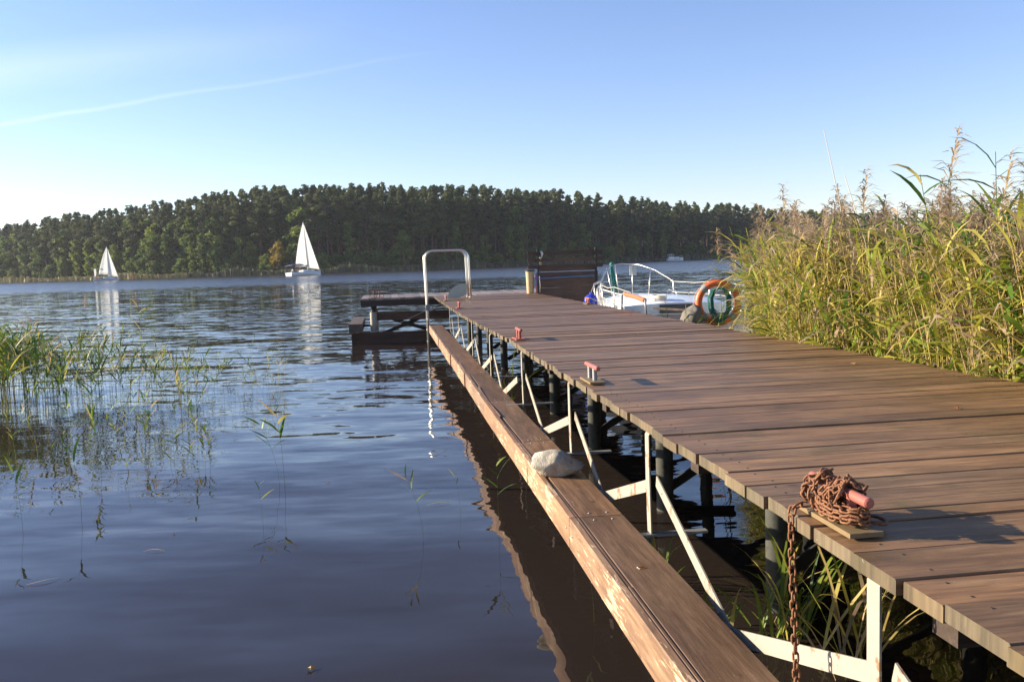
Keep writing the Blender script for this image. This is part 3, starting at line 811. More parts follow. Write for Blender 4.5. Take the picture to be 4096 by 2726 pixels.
# stringers, cross heads, piles
for t_ in (1.78, 2.4, 3.3):
    b = MB(); b.box((t_-.04, -1, .93), (t_+.04, 22.3, 1.084)); b.build('stringer', M['old_wood'], pier)
HANG = [.1, 2.2, 4.35, 6.35, 8.7, 10.9, 13.3, 15.9, 18.2, 20.4]
for k, s_ in enumerate(HANG):
    b = MB(); b.bar((1.56, s_+.12, .86), (3.5, s_+.12, .86), .12, .138); b.build('cross_beam', M['old_wood'], pier)
    for t_ in (2.02, 3.2):
        b = MB(); b.cyl((t_, s_+.12), .065, .065, -1.2, .788, 14); b.build('pile', M['concrete'], pier, 40)
    if s_ < 20 and k % 1 == 0:
        b = MB(); b.bar((2.1, s_+.2, .75), (3.1, s_+.2, .15), .02, .07); b.bar((2.1, s_+.23, .15), (3.1, s_+.23, .75), .02, .07); b.build('cross_brace', M['black_steel'], pier)
# hangers: flat white straps bent over at the top, standing just outside the deck edge
for k, s_ in enumerate(HANG[:-1]):
    t_ = 1.27 if s_ < 9 else 1.2; b = MB()
    pts = [(t_+.16, 1.075), (t_+.06, 1.078), (t_+.02, 1.062), (t_, 1.03), (t_, .8), (t_+.005, .5), (t_+.01, .3), (t_+.01, -.3)]
    w = .032; th = .007
    secs = []
    for j, (tt, zz) in enumerate(pts):
        a = pts[max(0, j-1)]; c = pts[min(len(pts)-1, j+1)]
        d = Vector((c[0]-a[0], 0, c[1]-a[1])).normalized(); nrm = Vector((-d.z, 0, d.x))*th/2
        p = Vector((tt, s_, zz)); ww = w if zz > .45 else w*.45
        secs.append([p-nrm+Vector((0, -ww, 0)), p+nrm+Vector((0, -ww, 0)), p+nrm+Vector((0, ww, 0)), p-nrm+Vector((0, ww, 0))])
    b.loft(secs); b.build('hanger', M['white_steel'], pier)
    b = MB(); b.bar((t_-.17, s_-.02, .515), (t_+.30, s_-.02, .515), .045, .012); b.build('foot_bar', M['galv'], pier)
bolt = MB(); bolt.ball((0, 0, 0), .008, 8, 4, (1, 1, .5)); bolt_me = bolt.mesh('bolt', M['galv'], True)
# zigzag braces between the hangers and the beam
for k in range(len(HANG)-2):
    a, c = HANG[k], HANG[k+1]; mid = a+(c-a)*.46; to = 0 if a < 8 else -.06
    lo = Vector((1.245+to, mid, .46))
    b = MB(); b.bar(lo+Vector((0, -.015, .01)), (1.285+to, a+.03, .76), .007, .062, (0, 0, 1)); b.build('brace', M['white_steel'], pier)
    b = MB(); b.bar(lo+Vector((.009, 0, 0)), (1.30+to, c-.05, .80), .007, .062, (0, 0, 1)); b.build('brace', M['white_steel'], pier)
    slot = MB(); slot.box((1.279+to, a+.14, .70), (1.2805+to, a+.165, .735)); slot.build('bolt_slot', M['black_steel'], pier)
    for q in (.12, .9):
        pp = Vector((1.25+to, mid, .46)).lerp(Vector((1.30+to, c-.05, .80)), q); o = mobj('bolt', bolt_me, pier, (pp.x-.004, pp.y, pp.z)); o.rotation_euler.y = R(-90)
    b = MB(); b.box((1.20+to, mid-.05, .40), (1.26+to, mid+.05, .50)); b.build('bracket', M['galv'], pier)
# walkway beam: broad inner board, narrow outer board, side board
BT = .54
cuts = [.9, 2.30, 4.62, 6.75, 8.95, 11.2, 13.6, 16.6, 20.4]
g = random.Random(9)
sag = {2.3: .0, 4.62: .004, 6.75: -.006, 8.95: -.02, 11.2: -.006, 13.6: 0, 16.6: .004, 20.4: 0, .9: 0}
for i in range(len(cuts)-1):
    s0, s1 = cuts[i]+.004, cuts[i+1]-.004; off = 0 if s0 < 9 else -.04*min(1, (s0-9)/6)
    z0, z1 = BT+sag[cuts[i]], BT+sag[cuts[i+1]]
    def board(ta, tb, za, zb, th, name, mat, sA=s0, sB=s1, mid=0.0):
        b = MB(); secs = []
        for f in (0, .33, .66, 1):
            s_ = sA+(sB-sA)*f; zt = z0+(z1-z0)*f+mid*math.sin(math.pi*f); e = .004
            secs.append([(ta+off, s_, zt+zb), (ta+off, s_, zt+za-e), (ta+off+e, s_, zt+za), (tb+off-e, s_, zt+za), (tb+off, s_, zt+za-e), (tb+off, s_, zt+zb)])
        b.loft(secs); return b.build(name, mat, pier)
    pl = board(.968+g.uniform(-.004, .004), 1.205, 0, -.045, 0, 'beam_board', M['beam_top'], mid=g.uniform(-.004, .004))
    j = s0+(s1-s0)*(.55 if i % 2 else .45)
    for (a, c) in ((s0, j-.002), (j+.002, s1)):
        board(.945, .962, .002, -.045, 0, 'beam_strip', M['beam_top'], a, c)
    board(.905, .943, .003, -.165, 0, 'side_board', M['beam_side'])
    board(.98, 1.19, -.047, -.15, 0, 'beam_core', M['old_wood'])
    for s_ in (s0+.06, s1-.06):
        for t_ in (1.03, 1.13): mobj('bolt', bolt_me, pl, (t_+off, s_, (z0 if s_ < (s0+s1)/2 else z1)+.001))
    for s_ in (s0+.08, s1-.08):
        q = mobj('bolt', bolt_me, pl, (.9045+off, s_, BT-.07)); q.rotation_euler.y = R(90)
# landing: T-head at the far end
b0 = 22.42
ts = -.72
g = random.Random(17)
while ts < 5.3:
    w = g.choice((.16, .18, .2)); hw = (w-.012)/2; c = .004
    if not (1.08 < ts < 1.1):
        b = MB(); M4 = Matrix.Rotation(R(90), 4, 'Z'); L = 2.7
        b.prism([(-hw, -.045), (hw, -.045), (hw, -c), (hw-c, 0), (-hw+c, 0), (-hw, -c)], L, 1, M4)
        o = b.build('landing_plank', M['landing'], pier); o.location = (ts+w/2, b0, DZ+g.uniform(-.003, .003))
    ts += w
b = MB(); b.box((-.70, b0+.01, .93), (5.3, b0+.07, 1.083)); b.build('landing_fascia', M['old_wood'], pier)
b = MB(); b.box((-.72, b0+.071, .93), (-.66, b0+2.68, 1.083)); b.build('landing_fascia', M['old_wood'], pier)
for t_, s_ in ((-.42, b0+.2), (-.42, b0+2.4), (5.0, b0+.2), (2.2, b0+2.4), (5.0, b0+2.4)):
    b = MB(); b.cyl((t_, s_), .088, .088, -1.0, .78, 16); b.build('pile', M['white_steel'] if t_ < 0 else M['concrete'], pier, 40)
    b = MB(); b.cyl((t_, s_), .06, .06, .781, .93, 10); b.build('pile_head', M['black_steel'], pier, 40)
b = MB(); b.box((-1.02, 22.1, .32), (-.70, 25.2, .53)); b.build('landing_fender', M['fender_wood'], pier)
b = MB(); b.box((-.33, b0+.24, .56), (1.5, b0+.32, .76)); b.build('landing_beam', M['bench_wood'], pier)
b = MB(); b.box((-.98, b0+.02, -.12), (1.5, b0+.095, .28)); b.build('landing_beam', M['bench_wood'], pier)
b = MB(); b.bar((-.38, b0+.36, .74), (1.0, b0+.36, .26), .03, .09); b.bar((-.25, b0+.40, .2), (1.15, b0+.40, .74), .03, .09); b.build('cross_brace', M['old_wood'], pier)
b = MB(); b.bar((-.70, b0+.2, .45), (-.5, b0+.2, .45), .05, .05); b.build('fender_bracket', M['black_steel'], pier)
b = MB(); b.tube([(-.92, b0+.1, .30), (-.6, b0+.1, .25), (.0, b0+.02, .40), (.6, b0, .66), (1.3, b0, .95)], .006, 5); b.build('mooring_rope', M['white_rope'], pier, True)

# ------------------------------------------------------------------ cleats
def cleat_parts(root, bar_m, post_m, plate_m, L=.34, r=.0155, h=.10, double=False):
    b = MB(); b.box((-.05, -.155, 0), (.05, .155, .014)); b.build('base_plate', plate_m, root)
    for y in (-.07, .07):
        b = MB(); b.cyl((0, y), .015, .015, .0145, h-.004 if not double else h+.06, 10); b.build('cleat_post', post_m, root, 40)
    zz = [h] if not double else [h-.02, h+.065]
    for z in zz:
        b = MB(); b.tube([(0, -L/2, z), (0, -L/2+.004, z), (0, L/2-.004, z), (0, L/2, z)], [r*.7, r, r, r*.7], 14); b.build('cleat_bar', bar_m, root, 40)
for (t_, s_, bm, pm, plm, lb) in [
    (1.285, 2.42, 'pink_paint', 'pink_paint', 'plate', 'faded red mooring cleat wrapped in rusty chain at the near pier edge'),
    (1.29, 5.66, 'pink_paint', 'galv', 'plate', 'mooring cleat with grey posts and faded red bar, the next one past the chained cleat'),
    (1.30, 9.05, 'red_paint', 'red_paint', 'red_paint', 'all red mooring cleat halfway along the left pier edge'),
    (1.22, 15.9, 'red_paint', 'red_paint', 'red_paint', 'small red mooring cleat near the far end of the left pier edge'),
    (1.20, 19.3, 'pink_paint', 'pink_paint', 'plate', 'farthest mooring cleat on the left pier edge, by the ladder'),
    (3.50, 15.6, 'pink_paint', 'pink_paint', 'plate', 'mooring cleat on the right pier edge left of the blue fender')]:
    root = thing('mooring_cleat', lb, 'cleat', W(t_, s_, DZ+.0045), PIER, 'cleats bolted to the pier')
    cleat_parts(root, M[bm], M[pm], M[plm])
root = thing('mooring_cleat', 'two bar cleat on the left corner of the landing', 'cleat', W(-.32, b0+.35, DZ+.0045), PIER+R(90), 'cleats bolted to the pier')
cleat_parts(root, M['rust'], M['rust'], M['rust'], .42, .012, .13, True)
# mooring hoop with orange pipe at the right edge
root = thing('mooring_hoop', 'bent steel hoop with an orange pipe sleeve on the right pier edge', 'mooring hoop', W(3.58, 12.2, DZ), PIER)
b = MB(); b.tube([(0, 0, -.02), (-.01, .0, .16), (0, .03, .19), (0, 1.25, .25), (0, 1.3, .22), (0, 1.33, -.02)], .014, 8); b.build('hoop', M['galv'], root, True)
b = MB(); b.tube([(0, .06, .192), (0, .5, .225), (0, 1.1, .246)], .030, 10); b.build('pipe_sleeve', M['orange'], root, 50)

# ------------------------------------------------------------------ chain on the near cleat
lk = MB(); a_, b_, wr = .0115, .0092, .0038
pts = []
for k in range(6): c = math.pi*k/5; pts.append((a_*math.cos(c)*.82, b_+.0088*math.sin(c)-.0015, 0))
pts += [(-p[0], -p[1], 0) for p in pts]
lk.tube(pts, wr, 6, closed=True); link_me = lk.mesh('chain_link', M['rust'], True)   # 0.034 m long
chain = thing('rusty_chain', 'rusty chain wound round the near cleat and hanging into the water', 'chain', W(1.285, 2.42, DZ+.0045), PIER)
def lay_chain(path, pitch=.0262, jit=.25, seed=1):
    g = random.Random(seed); path = [Vector(p) for p in path]
    seg = [(path[i+1]-path[i]).length for i in range(len(path)-1)]; tot = sum(seg); n = int(tot/pitch)
    def at(d):
        for i, l in enumerate(seg):
            if d <= l: return path[i].lerp(path[i+1], d/max(l, 1e-9)), (path[i+1]-path[i]).normalized()
            d -= l
        return path[-1], (path[-1]-path[-2]).normalized()
    for i in range(n):
        p, d = at((i+.5)*pitch)
        sd = d.cross(Vector((0, 0, 1)))
        if sd.length < .05: sd = Vector((1, 0, 0))
        sd.normalize(); n2 = d.cross(sd)
        a = (math.pi/4 if i % 2 else -math.pi/4)+g.uniform(-jit, jit)
        x_ = sd*math.cos(a)+n2*math.sin(a); z_ = x_.cross(d)
        o = mobj('chain_link', link_me, chain)
        mm = Matrix((x_, d, z_)).transposed().to_4x4(); mm.translation = p
        o.matrix_local = mm
# coils over the bar and round the posts (coordinates of the cleat: x across, y along, z up)
g = random.Random(8); path = []
for k in range(150):                # loops over the bar
    a = k*2*math.pi/15; y = .105-.165*(k/150)+.018*math.sin(k*.9); rr = .034+.012*math.sin(k*.37)
    path.append((rr*math.cos(a)*1.25+.006*g.uniform(-1, 1), y+.02*math.sin(a*2+k*.3), .075+(rr+.014)*math.sin(a)+.004*g.uniform(-1, 1)))
lay_chain(path, seed=2)
path = []
for k in range(72):                 # turns low round both posts
    a = k*2*math.pi/18; path.append((.048*math.cos(a)+.003*g.uniform(-1, 1), .112*math.sin(a)-.01, .026+.011*(k/18)+.003*g.uniform(-1, 1)))
lay_chain(path, seed=3)
path = []
for k in range(44):                 # diagonal turns from the near end
    a = k*2*math.pi/22; path.append((.044*math.cos(a), .02+.085*math.cos(a+.6), .07+.052*math.sin(a)))
lay_chain(path, seed=4)
# the tail over the edge: from the far end of the plate, over the board ends, down into the water
lay_chain([(-.045, .09, .035), (-.075, .10, .030), (-.098, .098, .022), (-.106, .095, -.01), (-.108, .06, -.45), (-.108, .03, -.80), (-.108, .02, -1.18)], seed=5, jit=.35)
b = MB(); b.tube([(.05+.05*math.cos(2*math.pi*k/14)*.5+.03, -.06+.045*math.sin(2*math.pi*k/14), .012+.006) for k in range(14)], .0055, 6, closed=True)
b.build('end_ring', M['rust'], chain, True)

# ------------------------------------------------------------------ stone, cigarette ends, leaves
def stone():
    import mathutils.noise as mn
    b = MB(); b.ball((0, 0, 0), 1, 40, 26)
    vs = []
    for v in b.v:
        p = Vector(v); n1 = mn.noise(p*1.3+Vector((3, 1, 2))); n2 = mn.noise(p*3.1+Vector((7, 0, 0))); n3 = mn.noise(p*8)
        # a few flat fractured facets
        d = p.copy()
        for nx, ny, nz, lim in ((-.6, -.6, .5, .86), (.5, -.8, .2, .85), (.7, .1, .75, .80), (-.2, .2, .95, .80), (-.9, .2, .1, .9), (.1, -.9, -.4, .85)):
            nn = Vector((nx, ny, nz)).normalized(); q = d.dot(nn)
            if q > lim: d -= nn*(q-lim)*.92
        d *= 1+.10*n1+.05*n2+.02*n3
        x, y, z = d.x*.165, d.y*.12, d.z*.10+.082
        if x > 0: z *= 1-.28*x/.16
        vs.append((x, y, max(0, z)))
    b.v = vs
    o = b.build('stone', M['granite'], None, 38, W(1.03, 5.62, BT+.001), PIER+R(-4))
    tag(o, 'pale rough granite stone lying on the walkway beam', 'stone')
stone()
for k, (dt, ds, rz) in enumerate(((0, 0, .3), (.004, -.018, .12))):
    root = thing('cigarette_end', ('upper', 'lower')[k]+' of two cigarette ends lying together on the walkway beam', 'cigarette end', W(1.065+dt, 3.79+ds, BT+.0055), PIER+rz)
    b = MB(); b.tube([(-.014, 0, 0), (.014, 0, 0)], .0042, 8); b.build('filter', M['butt'], root, 40)
    b = MB(); b.tube([(-.019, 0, 0), (-.0141, 0, 0)], .0040, 8); b.build('paper_end', M['paper'], root, 40)
def leaf_obj(loc, r, mat, label, seed, sz=1.0):
    g = random.Random(seed); b = MB(); n = 10; vs = [(0, 0, .010*sz)]
    for k in range(n):
        a = 2*math.pi*k/n; rad = .028*sz*(1 if k % 2 else .62)*g.uniform(.8, 1.15)
        vs.append((math.cos(a)*rad, math.sin(a)*rad*.7, g.uniform(.001, .016)*sz))
    b.add(vs, [(0, 1+k, 1+(k+1) % n) for k in range(n)])
    b.tube([(.0, 0, .008*sz), (.045*sz, .01, .004)], .0012, 4)
    tag(b.build('fallen_leaf', mat, None, False, loc, r), label, 'leaf')
def deckpx(x, y):
    D = (EYE-DZ)*FPX/(y-horizon(x)); p = G(x, D, DZ+.005); return p
leaf_obj(deckpx(3838, 1644), .4, M['dead_leaf'], 'curled brown leaf on the deck near the right edge of the photo', 1, .55)
leaf_obj(deckpx(3418, 1463), 1.2, M['dead_leaf2'], 'orange leaf on the deck beside the reeds', 2, .9)
leaf_obj(deckpx(2386, 1263), 2, M['dead_leaf'], 'reddish leaf on the far deck in front of the moored boat', 3, 1.2)
leaf_obj(deckpx(2525, 1262), 1, M['dead_leaf'], 'brown leaf on the far deck close to the mooring hoop', 4, .9)
leaf_obj(deckpx(2474, 1339), .2, M['dead_leaf'], 'small dark leaf on the middle of the deck', 5, .6)
leaf_obj(deckpx(2553, 1341), .9, M['dead_leaf2'], 'small yellow leaf on the middle of the deck', 6, .6)
leaf_obj(deckpx(1937, 1270), 0, M['dead_leaf2'], 'tiny orange leaf on the deck just past the ladder', 7, 1.0)

# ------------------------------------------------------------------ ladder
lad = thing('bathing_ladder', 'stainless steel bathing ladder with tall hoop handrails', 'ladder', W(.84, 20.75, 0), PIER)
def arc(c, r, a0, a1, n=6): return [(c[0]+r*math.cos(a0+(a1-a0)*k/n), c[1]+r*math.sin(a0+(a1-a0)*k/n)) for k in range(n+1)]
for y, tt in ((0, 1.01), (.48, .99)):
    prf = [(0.03, -.9), (0.02, 1.1)]+arc((.20, 2.04), .2, math.pi, math.pi/2)+arc((tt-.19, 2.05), .19, math.pi/2, 0)+[(tt+.01, 1.6), (tt+.03, 1.135)]
    b = MB(); b.tube([(p[0], y, p[1]) for p in prf], .026, 10); b.build('handrail', M['stainless'], lad, True)
    b = MB(); b.cyl((tt+.03, y), .05, .05, 1.136, 1.146, 12); b.build('foot_flange', M['stainless'], lad, 40)
for z in (-.15, .12, .39, .66, .93):
    b = MB(); b.bar((.02, .02, z), (.02, .46, z), .06, .022); b.build('rung', M['stainless'], lad)
b = MB(); b.box((-.02, -.03, .86), (.08, .0, 1.0)); b.build('clamp', M['galv'], lad)
# pale green plastic scoop leaning on the ladder
sc = MB(); n = 10
outer = [(-.34, 0)]+[(-.34+.40*(1-math.cos(k/n*math.pi/2)), .33*math.sin(k/n*math.pi/2)) for k in range(1, n+1)]+[(.13, .30), (.10, .08), (-.1, 0)]
vs = [(x_, -.02-.10*z_, z_) for x_, z_ in outer]+[(x_*.97, .02-.10*z_, z_*.97+.004) for x_, z_ in outer]; k_ = len(outer)
sc.add(vs, [tuple(range(k_)), tuple(range(k_, 2*k_))[::-1]]+[(i, i+k_, (i+1) % k_+k_, (i+1) % k_) for i in range(k_)])
tag(sc.build('plastic_shell', M['pale_green'], None, 30, W(1.66, 20.6, DZ+.006), PIER+.1), 'pale green plastic seat shell standing against the ladder foot', 'plastic shell')

# ------------------------------------------------------------------ bench, post
bench = thing('slatted_bench', 'dark wooden bench seen from behind with slatted back and boarded lower side', 'bench', W(3.66, 21.75, 0), PIER)
for z in (2.115, 1.945, 1.78):
    b = MB(); b.box((-.25, .03, z-.045), (1.64, .055, z+.045)); b.build('back_slat', M['bench_wood'], bench)
b = MB(); b.box((.02, .05, 1.66), (1.46, .075, 1.745)); b.build('back_slat', M['bench_wood'], bench)
for x_ in (0, 1.46):
    b = MB(); b.box((x_-.022, -.02, .9), (x_+.022, .028, 2.22)); b.build('bench_post', M['black_steel'], bench)
for z0, z1 in ((1.50, 1.64), (1.26, 1.495), (1.02, 1.255), (.84, 1.015)):
    b = MB(); b.box((.025, .0, z0), (1.50, .027, z1)); b.build('lower_board', M['bench_wood'], bench)
b = MB(); b.box((-.05, .10, 1.52), (1.52, .55, 1.56)); b.build('seat', M['bench_wood'], bench)
for x_ in (.1, 1.4):
    b = MB(); b.box((x_-.03, .45, 1.14), (x_+.03, .52, 1.519)); b.build('bench_leg', M['old_wood'], bench)
b = MB(); b.tube([(-.02, -.03, 1.49), (1.40, -.03, 1.53)], .010, 8); b.build('blue_rod', M['blue_pipe'], bench, 40)
b = MB(); b.tube([(.08, .0, 2.15), (.11, -.02, 2.10), (.09, -.02, 2.02), (.06, 0, 1.95)], [.035, .03, .012, .01], 8); b.build('tied_cloth', M['white_rope'], bench, True)
b = MB(); b.tube([(.07, .09, 2.02), (.07, .09, 1.97), (.06, .09, 1.80)], [.012, .038, .042], 10); b.build('bottle', M['bin'], bench, True)
b = MB(); b.tube([(.02, -.03, 1.55), (.03, -.035, 1.3), (.02, -.03, 1.15)], .008, 6); b.build('hanging_rope', M['white_rope'], bench, True)
post = thing('timber_post', 'pale weathered timber post with a dark cap at the left end of the bench', 'post', W(3.47, 21.9, DZ), PIER)
b = MB(); b.cyl((0, 0), .085, .105, .003, .545, 14, 3); b.build('post_shaft', M['bin'], post, 40)
b = MB(); b.cyl((0, 0), .12, .12, .546, .58, 14); b.build('post_cap', M['old_wood'], post, 40)
pb = thing('painted_board', 'small board painted pink and purple between the timber post and the bench', 'board', W(3.64, 21.75, DZ), PIER)
b = MB(); b.box((-.05, 0, .004), (.03, .03, .20)); b.build('lower_panel', M['pink_paint'], pb)
b = MB(); b.box((-.05, 0, .201), (.03, .03, .50)); b.build('upper_panel', M['purple'], pb)

# ------------------------------------------------------------------ moored boat (s 13.6 stern .. 20.9 bow, centre t 5.5)
boat = thing('moored_boat', 'white cabin boat moored along the right side of the pier', 'boat', W(4.86, 13.7, 0), PIER-R(5))
def hull_sections(L, hb, zd, zbow, n=14, tip=.62):
    secs = []
    for i in range(n+1):
        f = i/n; y = L*f; w = hb*(1 if f < tip else math.cos((f-tip)/(1-tip)*math.pi/2*.985)**.75)*(.93+.07*min(1, f/.3))
        z = zd+(zbow-zd)*f*f
        secs.append([(-w, y, z), (-w*.97, y, z*.55), (-w*.80, y+.0, .05), (-w*.4, y, -.25), (w*.4, y, -.25), (w*.80, y, .05), (w*.97, y, z*.55), (w, y, z)])
    return secs
hs = hull_sections(7.1, 1.12, .90, 1.06, 14, .45)
b = MB(); b.loft(hs); b.build('hull', M['white_gel'], boat, 30)
b = MB(); secs = []
for i, (y, w, z) in enumerate(((1.35, .92, 1.10), (1.5, .94, 1.13), (3.0, .92, 1.16), (4.3, .74, 1.15), (5.3, .4, 1.12), (5.7, .15, 1.07))):
    zb = .92; secs.append([(-w, y, zb), (-w*.93, y, z-.03), (-w*.85, y, z), (0, y, z+.035), (w*.85, y, z), (w*.93, y, z-.03), (w, y, zb)])
b.loft(secs); b.build('cabin', M['white_gel'], boat, 30)
b = MB(); b.box((-.94, 1.325, .93), (.94, 1.348, 1.095)); b.build('cabin_bulkhead', M['grey_shade_gel'], boat)  # grey stands in for shade on the white cabin end
b = MB(); b.box((-.32, 1.30, .94), (.32, 1.324, 1.10)); b.build('hatch', M['dark_glass'], boat)
# cockpit coamings and stern
for x0, x1 in ((-1.09, -.94), (.94, 1.09)):
    b = MB(); b.box((x0, .05, .905), (x1, 1.32, 1.0)); b.build('coaming', M['white_gel'], boat)
b = MB(); b.box((-1.06, -.03, .86), (1.06, .04, 1.02)); b.build('transom_rail', M['grey_shade_gel'], boat)  # tone of the unlit stern put into the colour
# pulpit and rails
def tb(name, pts, r=.014, mat='stainless', sm=True): 
    q = MB(); q.tube(pts, r, 8); return q.build(name, M[mat], boat, sm)
tb('pulpit_rail', [(-.80, 5.0, .98), (-.79, 5.05, 1.40), (-.75, 5.2, 1.45), (-.56, 5.8, 1.64), (-.34, 6.4, 1.76), (0, 6.85, 1.80), (.34, 6.4, 1.76), (.56, 5.8, 1.64), (.75, 5.2, 1.45), (.79, 5.05, 1.40), (.80, 5.0, .98)], .013)
for x_, y in ((-.5, 5.95), (-.2, 6.6), (.2, 6.6), (.5, 5.95)):
    zt = 1.72 if abs(x_) > .3 else 1.79
    tb('pulpit_leg', [(x_*.8, y-.15, 1.0), (x_, y, zt)], .012)
for y in (3.1, 1.7):
    for x_ in (-1.05, 1.05): tb('stanchion', [(x_, y, .93), (x_, y, 1.43)], .011)
for x_ in (-1.05, 1.05):
    tb('guard_wire', [(x_*.70, 5.05, 1.40), (x_*.92, 3.9, 1.385), (x_, 3.1, 1.42), (x_, 2.4, 1.385), (x_, 1.7, 1.42), (x_, .2, 1.38)], .005, 'white_rope')
    tb('guard_wire', [(x_*.72, 5.0, 1.17), (x_, 3.1, 1.18), (x_, 1.7, 1.18)], .005, 'white_rope')
for x_, y in ((.55, 3.7), (.62, 2.2), (-.35, 3.9)):
    tb('grab_rail', [(x_, y, 1.14), (x_, y+.03, 1.22), (x_, y+.08, 1.24), (x_, y+.72, 1.24), (x_, y+.77, 1.22), (x_, y+.8, 1.14)], .012)
for x_, y in ((-.8, 4.35), (.75, 4.3), (0, 6.2), (-.98, 1.9)):
    q = MB(); q.cyl((x_, y), .025, .025, .93, 1.06 if y < 6 else 1.12, 8); q.tube([(x_, y-.09, 1.07 if y < 6 else 1.13), (x_, y+.09, 1.07 if y < 6 else 1.13)], .014, 8); q.build('deck_cleat', M['stainless'], boat, 40)
# low boarding gate at the near left corner
tb('boarding_rail', [(-1.08, 3.55, .9), (-1.07, 3.6, 1.34), (-1.03, 3.7, 1.40), (-1.0, 3.85, 1.34), (-1.0, 3.9, .93)], .014)
tb('boarding_rail', [(-.92, 4.9, .93), (-.95, 4.9, 1.40)], .013); tb('boarding_rail', [(-.95, 4.91, 1.38), (-.74, 5.3, 1.44), (-.72, 5.3, .97)], .012)
q = MB(); q.box((.14, 6.62, 1.52), (.30, 6.65, 1.74)); q.build('bow_light_board', M['grey_shade_gel'], boat)
tag(boat, None)
# green rope over the pulpit
rope = thing('green_rope', 'green rope hanked over the top of the bow rail', 'rope', W(4.86, 13.7, 0), PIER-R(5))
b = MB()
g = random.Random(3)
for k in range(9):
    dx = g.uniform(-.05, .05); b.tube([(-.30+dx*.2, 6.5, 1.80), (-.31+dx*.6, 6.46, 1.72), (-.28+dx, 6.42, 1.45), (-.25+dx*1.1, 6.40, 1.16+g.uniform(0, .1)), (-.24+dx, 6.42, 1.10)], .009, 5)
b.build('rope_strand', M['green_rope'], rope, True)
b = MB(); b.ball((-.30, 6.5, 1.79), .055, 10, 8); b.build('rope_knot', M['green_rope'], rope, True)
# blue ball fender
fend = thing('ball_fender', 'round blue fender hanging between pier and moored boat', 'fender', W(4.00, 17.5, 1.08), PIER)
b = MB(); b.ball((0, 0, 0), .145, 20, 14, (1, 1, 1.08)); b.build('ball', M['blue_fender'], fend, True)
b = MB(); b.cyl((0, 0), .03, .025, .15, .19, 8); b.build('eyelet', M['blue_fender'], fend, 40)
b = MB(); b.tube([(0, 0, .18), (.1, .1, .36), (.25, .3, .40)], .006, 5); b.build('lanyard', M['white_rope'], fend, True)
# mooring lines
ml = MB(); ml.tube([(3.55, 15.6, 1.24), (3.9, 16.4, 1.12), (4.1, 17.2, 1.2), (4.5, 18.7, 1.40)], .009, 5)
tag(ml.build('mooring_line', M['white_rope'], None, True, (0, 0, 0), PIER), 'pale mooring line from the right pier cleat to the bow rail', 'rope')
ml = MB(); ml.tube([(4.15, 17.4, 1.34), (4.4, 17.0, 1.24), (4.75, 16.5, 1.185), (5.0, 16.1, 1.20)], .014, 6)
tag(ml.build('mooring_line', M['white_rope'], None, True, (0, 0, 0), PIER), 'slack white strap lying across the white cabin roof', 'rope')
co_ = MB(); g = random.Random(6)
for k in range(7):
    co_.tube([(.13*math.cos(2*math.pi*i/12)*g.uniform(.85, 1.1), .22*math.sin(2*math.pi*i/12)*g.uniform(.85, 1.1), .012+.013*k+.006*g.random()) for i in range(12)], .008, 5, closed=True)
tag(co_.build('rope_coil', M['white_rope'], None, True, W(4.75, 15.4, 1.155), PIER), 'coil of white rope on the near edge of the cabin roof', 'rope')
# lifebuoy with green rope, hung on the stern rail
lb_ = thing('lifebuoy', 'orange lifebuoy with grey bands hung on the stern of the moored boat', 'lifebuoy', W(5.08, 13.35, 1.19), PIER+R(-12))
n = 40; R1, r1 = .305, .058
for k in range(4):
    a0 = math.pi/4+k*math.pi/2; 
    for nm, m_, f0, f1, rr in (('ring_segment', 'orange', .10, .90, r1), ('band', 'grey_band', -.10, .10, r1*1.04)):
        b = MB(); st = 10 if f1 > .5 else 4
        b.tube([(R1*math.cos(a0+(f0+(f1-f0)*i/st)*math.pi/2), 0, R1*math.sin(a0+(f0+(f1-f0)*i/st)*math.pi/2)) for i in range(st+1)], rr, 14); b.build(nm, M[m_], lb_, 50)
b = MB()
for k in range(4):
    a0 = math.pi/4+k*math.pi/2
    b.tube([((R1+.062+.02*math.sin(math.pi*i/8))*math.cos(a0+i/8*math.pi/2), -.01, (R1+.062+.02*math.sin(math.pi*i/8))*math.sin(a0+i/8*math.pi/2)) for i in range(9)], .005, 5)
b.build('grab_line', M['white_rope'], lb_, True)
gr = thing('green_rope', 'long hank of dark green rope draped inside the lifebuoy', 'rope', W(5.08, 13.27, 1.19), PIER+R(-12))
b = MB(); g = random.Random(12)
for k in range(20):
    w_ = .17*g.uniform(.8, 1.1); d_ = g.uniform(.17, .34); x0 = g.uniform(-.04, .04); y0 = -.02-.05*g.random()
    b.tube([(x0-w_*.55, y0, .20), (x0-w_*.9, y0-.01, .08), (x0-w_*.85, y0-.02, -.08), (x0-w_*.45, y0-.02, -d_+.04), (x0, y0-.02, -d_), (x0+w_*.45, y0-.02, -d_+.03), (x0+w_*.85, y0-.02, -.08), (x0+w_*.9, y0-.01, .08), (x0+w_*.55, y0, .20), (x0, y0, .235)], .006, 5, closed=True)
b.build('rope_strand', M['green_rope'], gr, True)
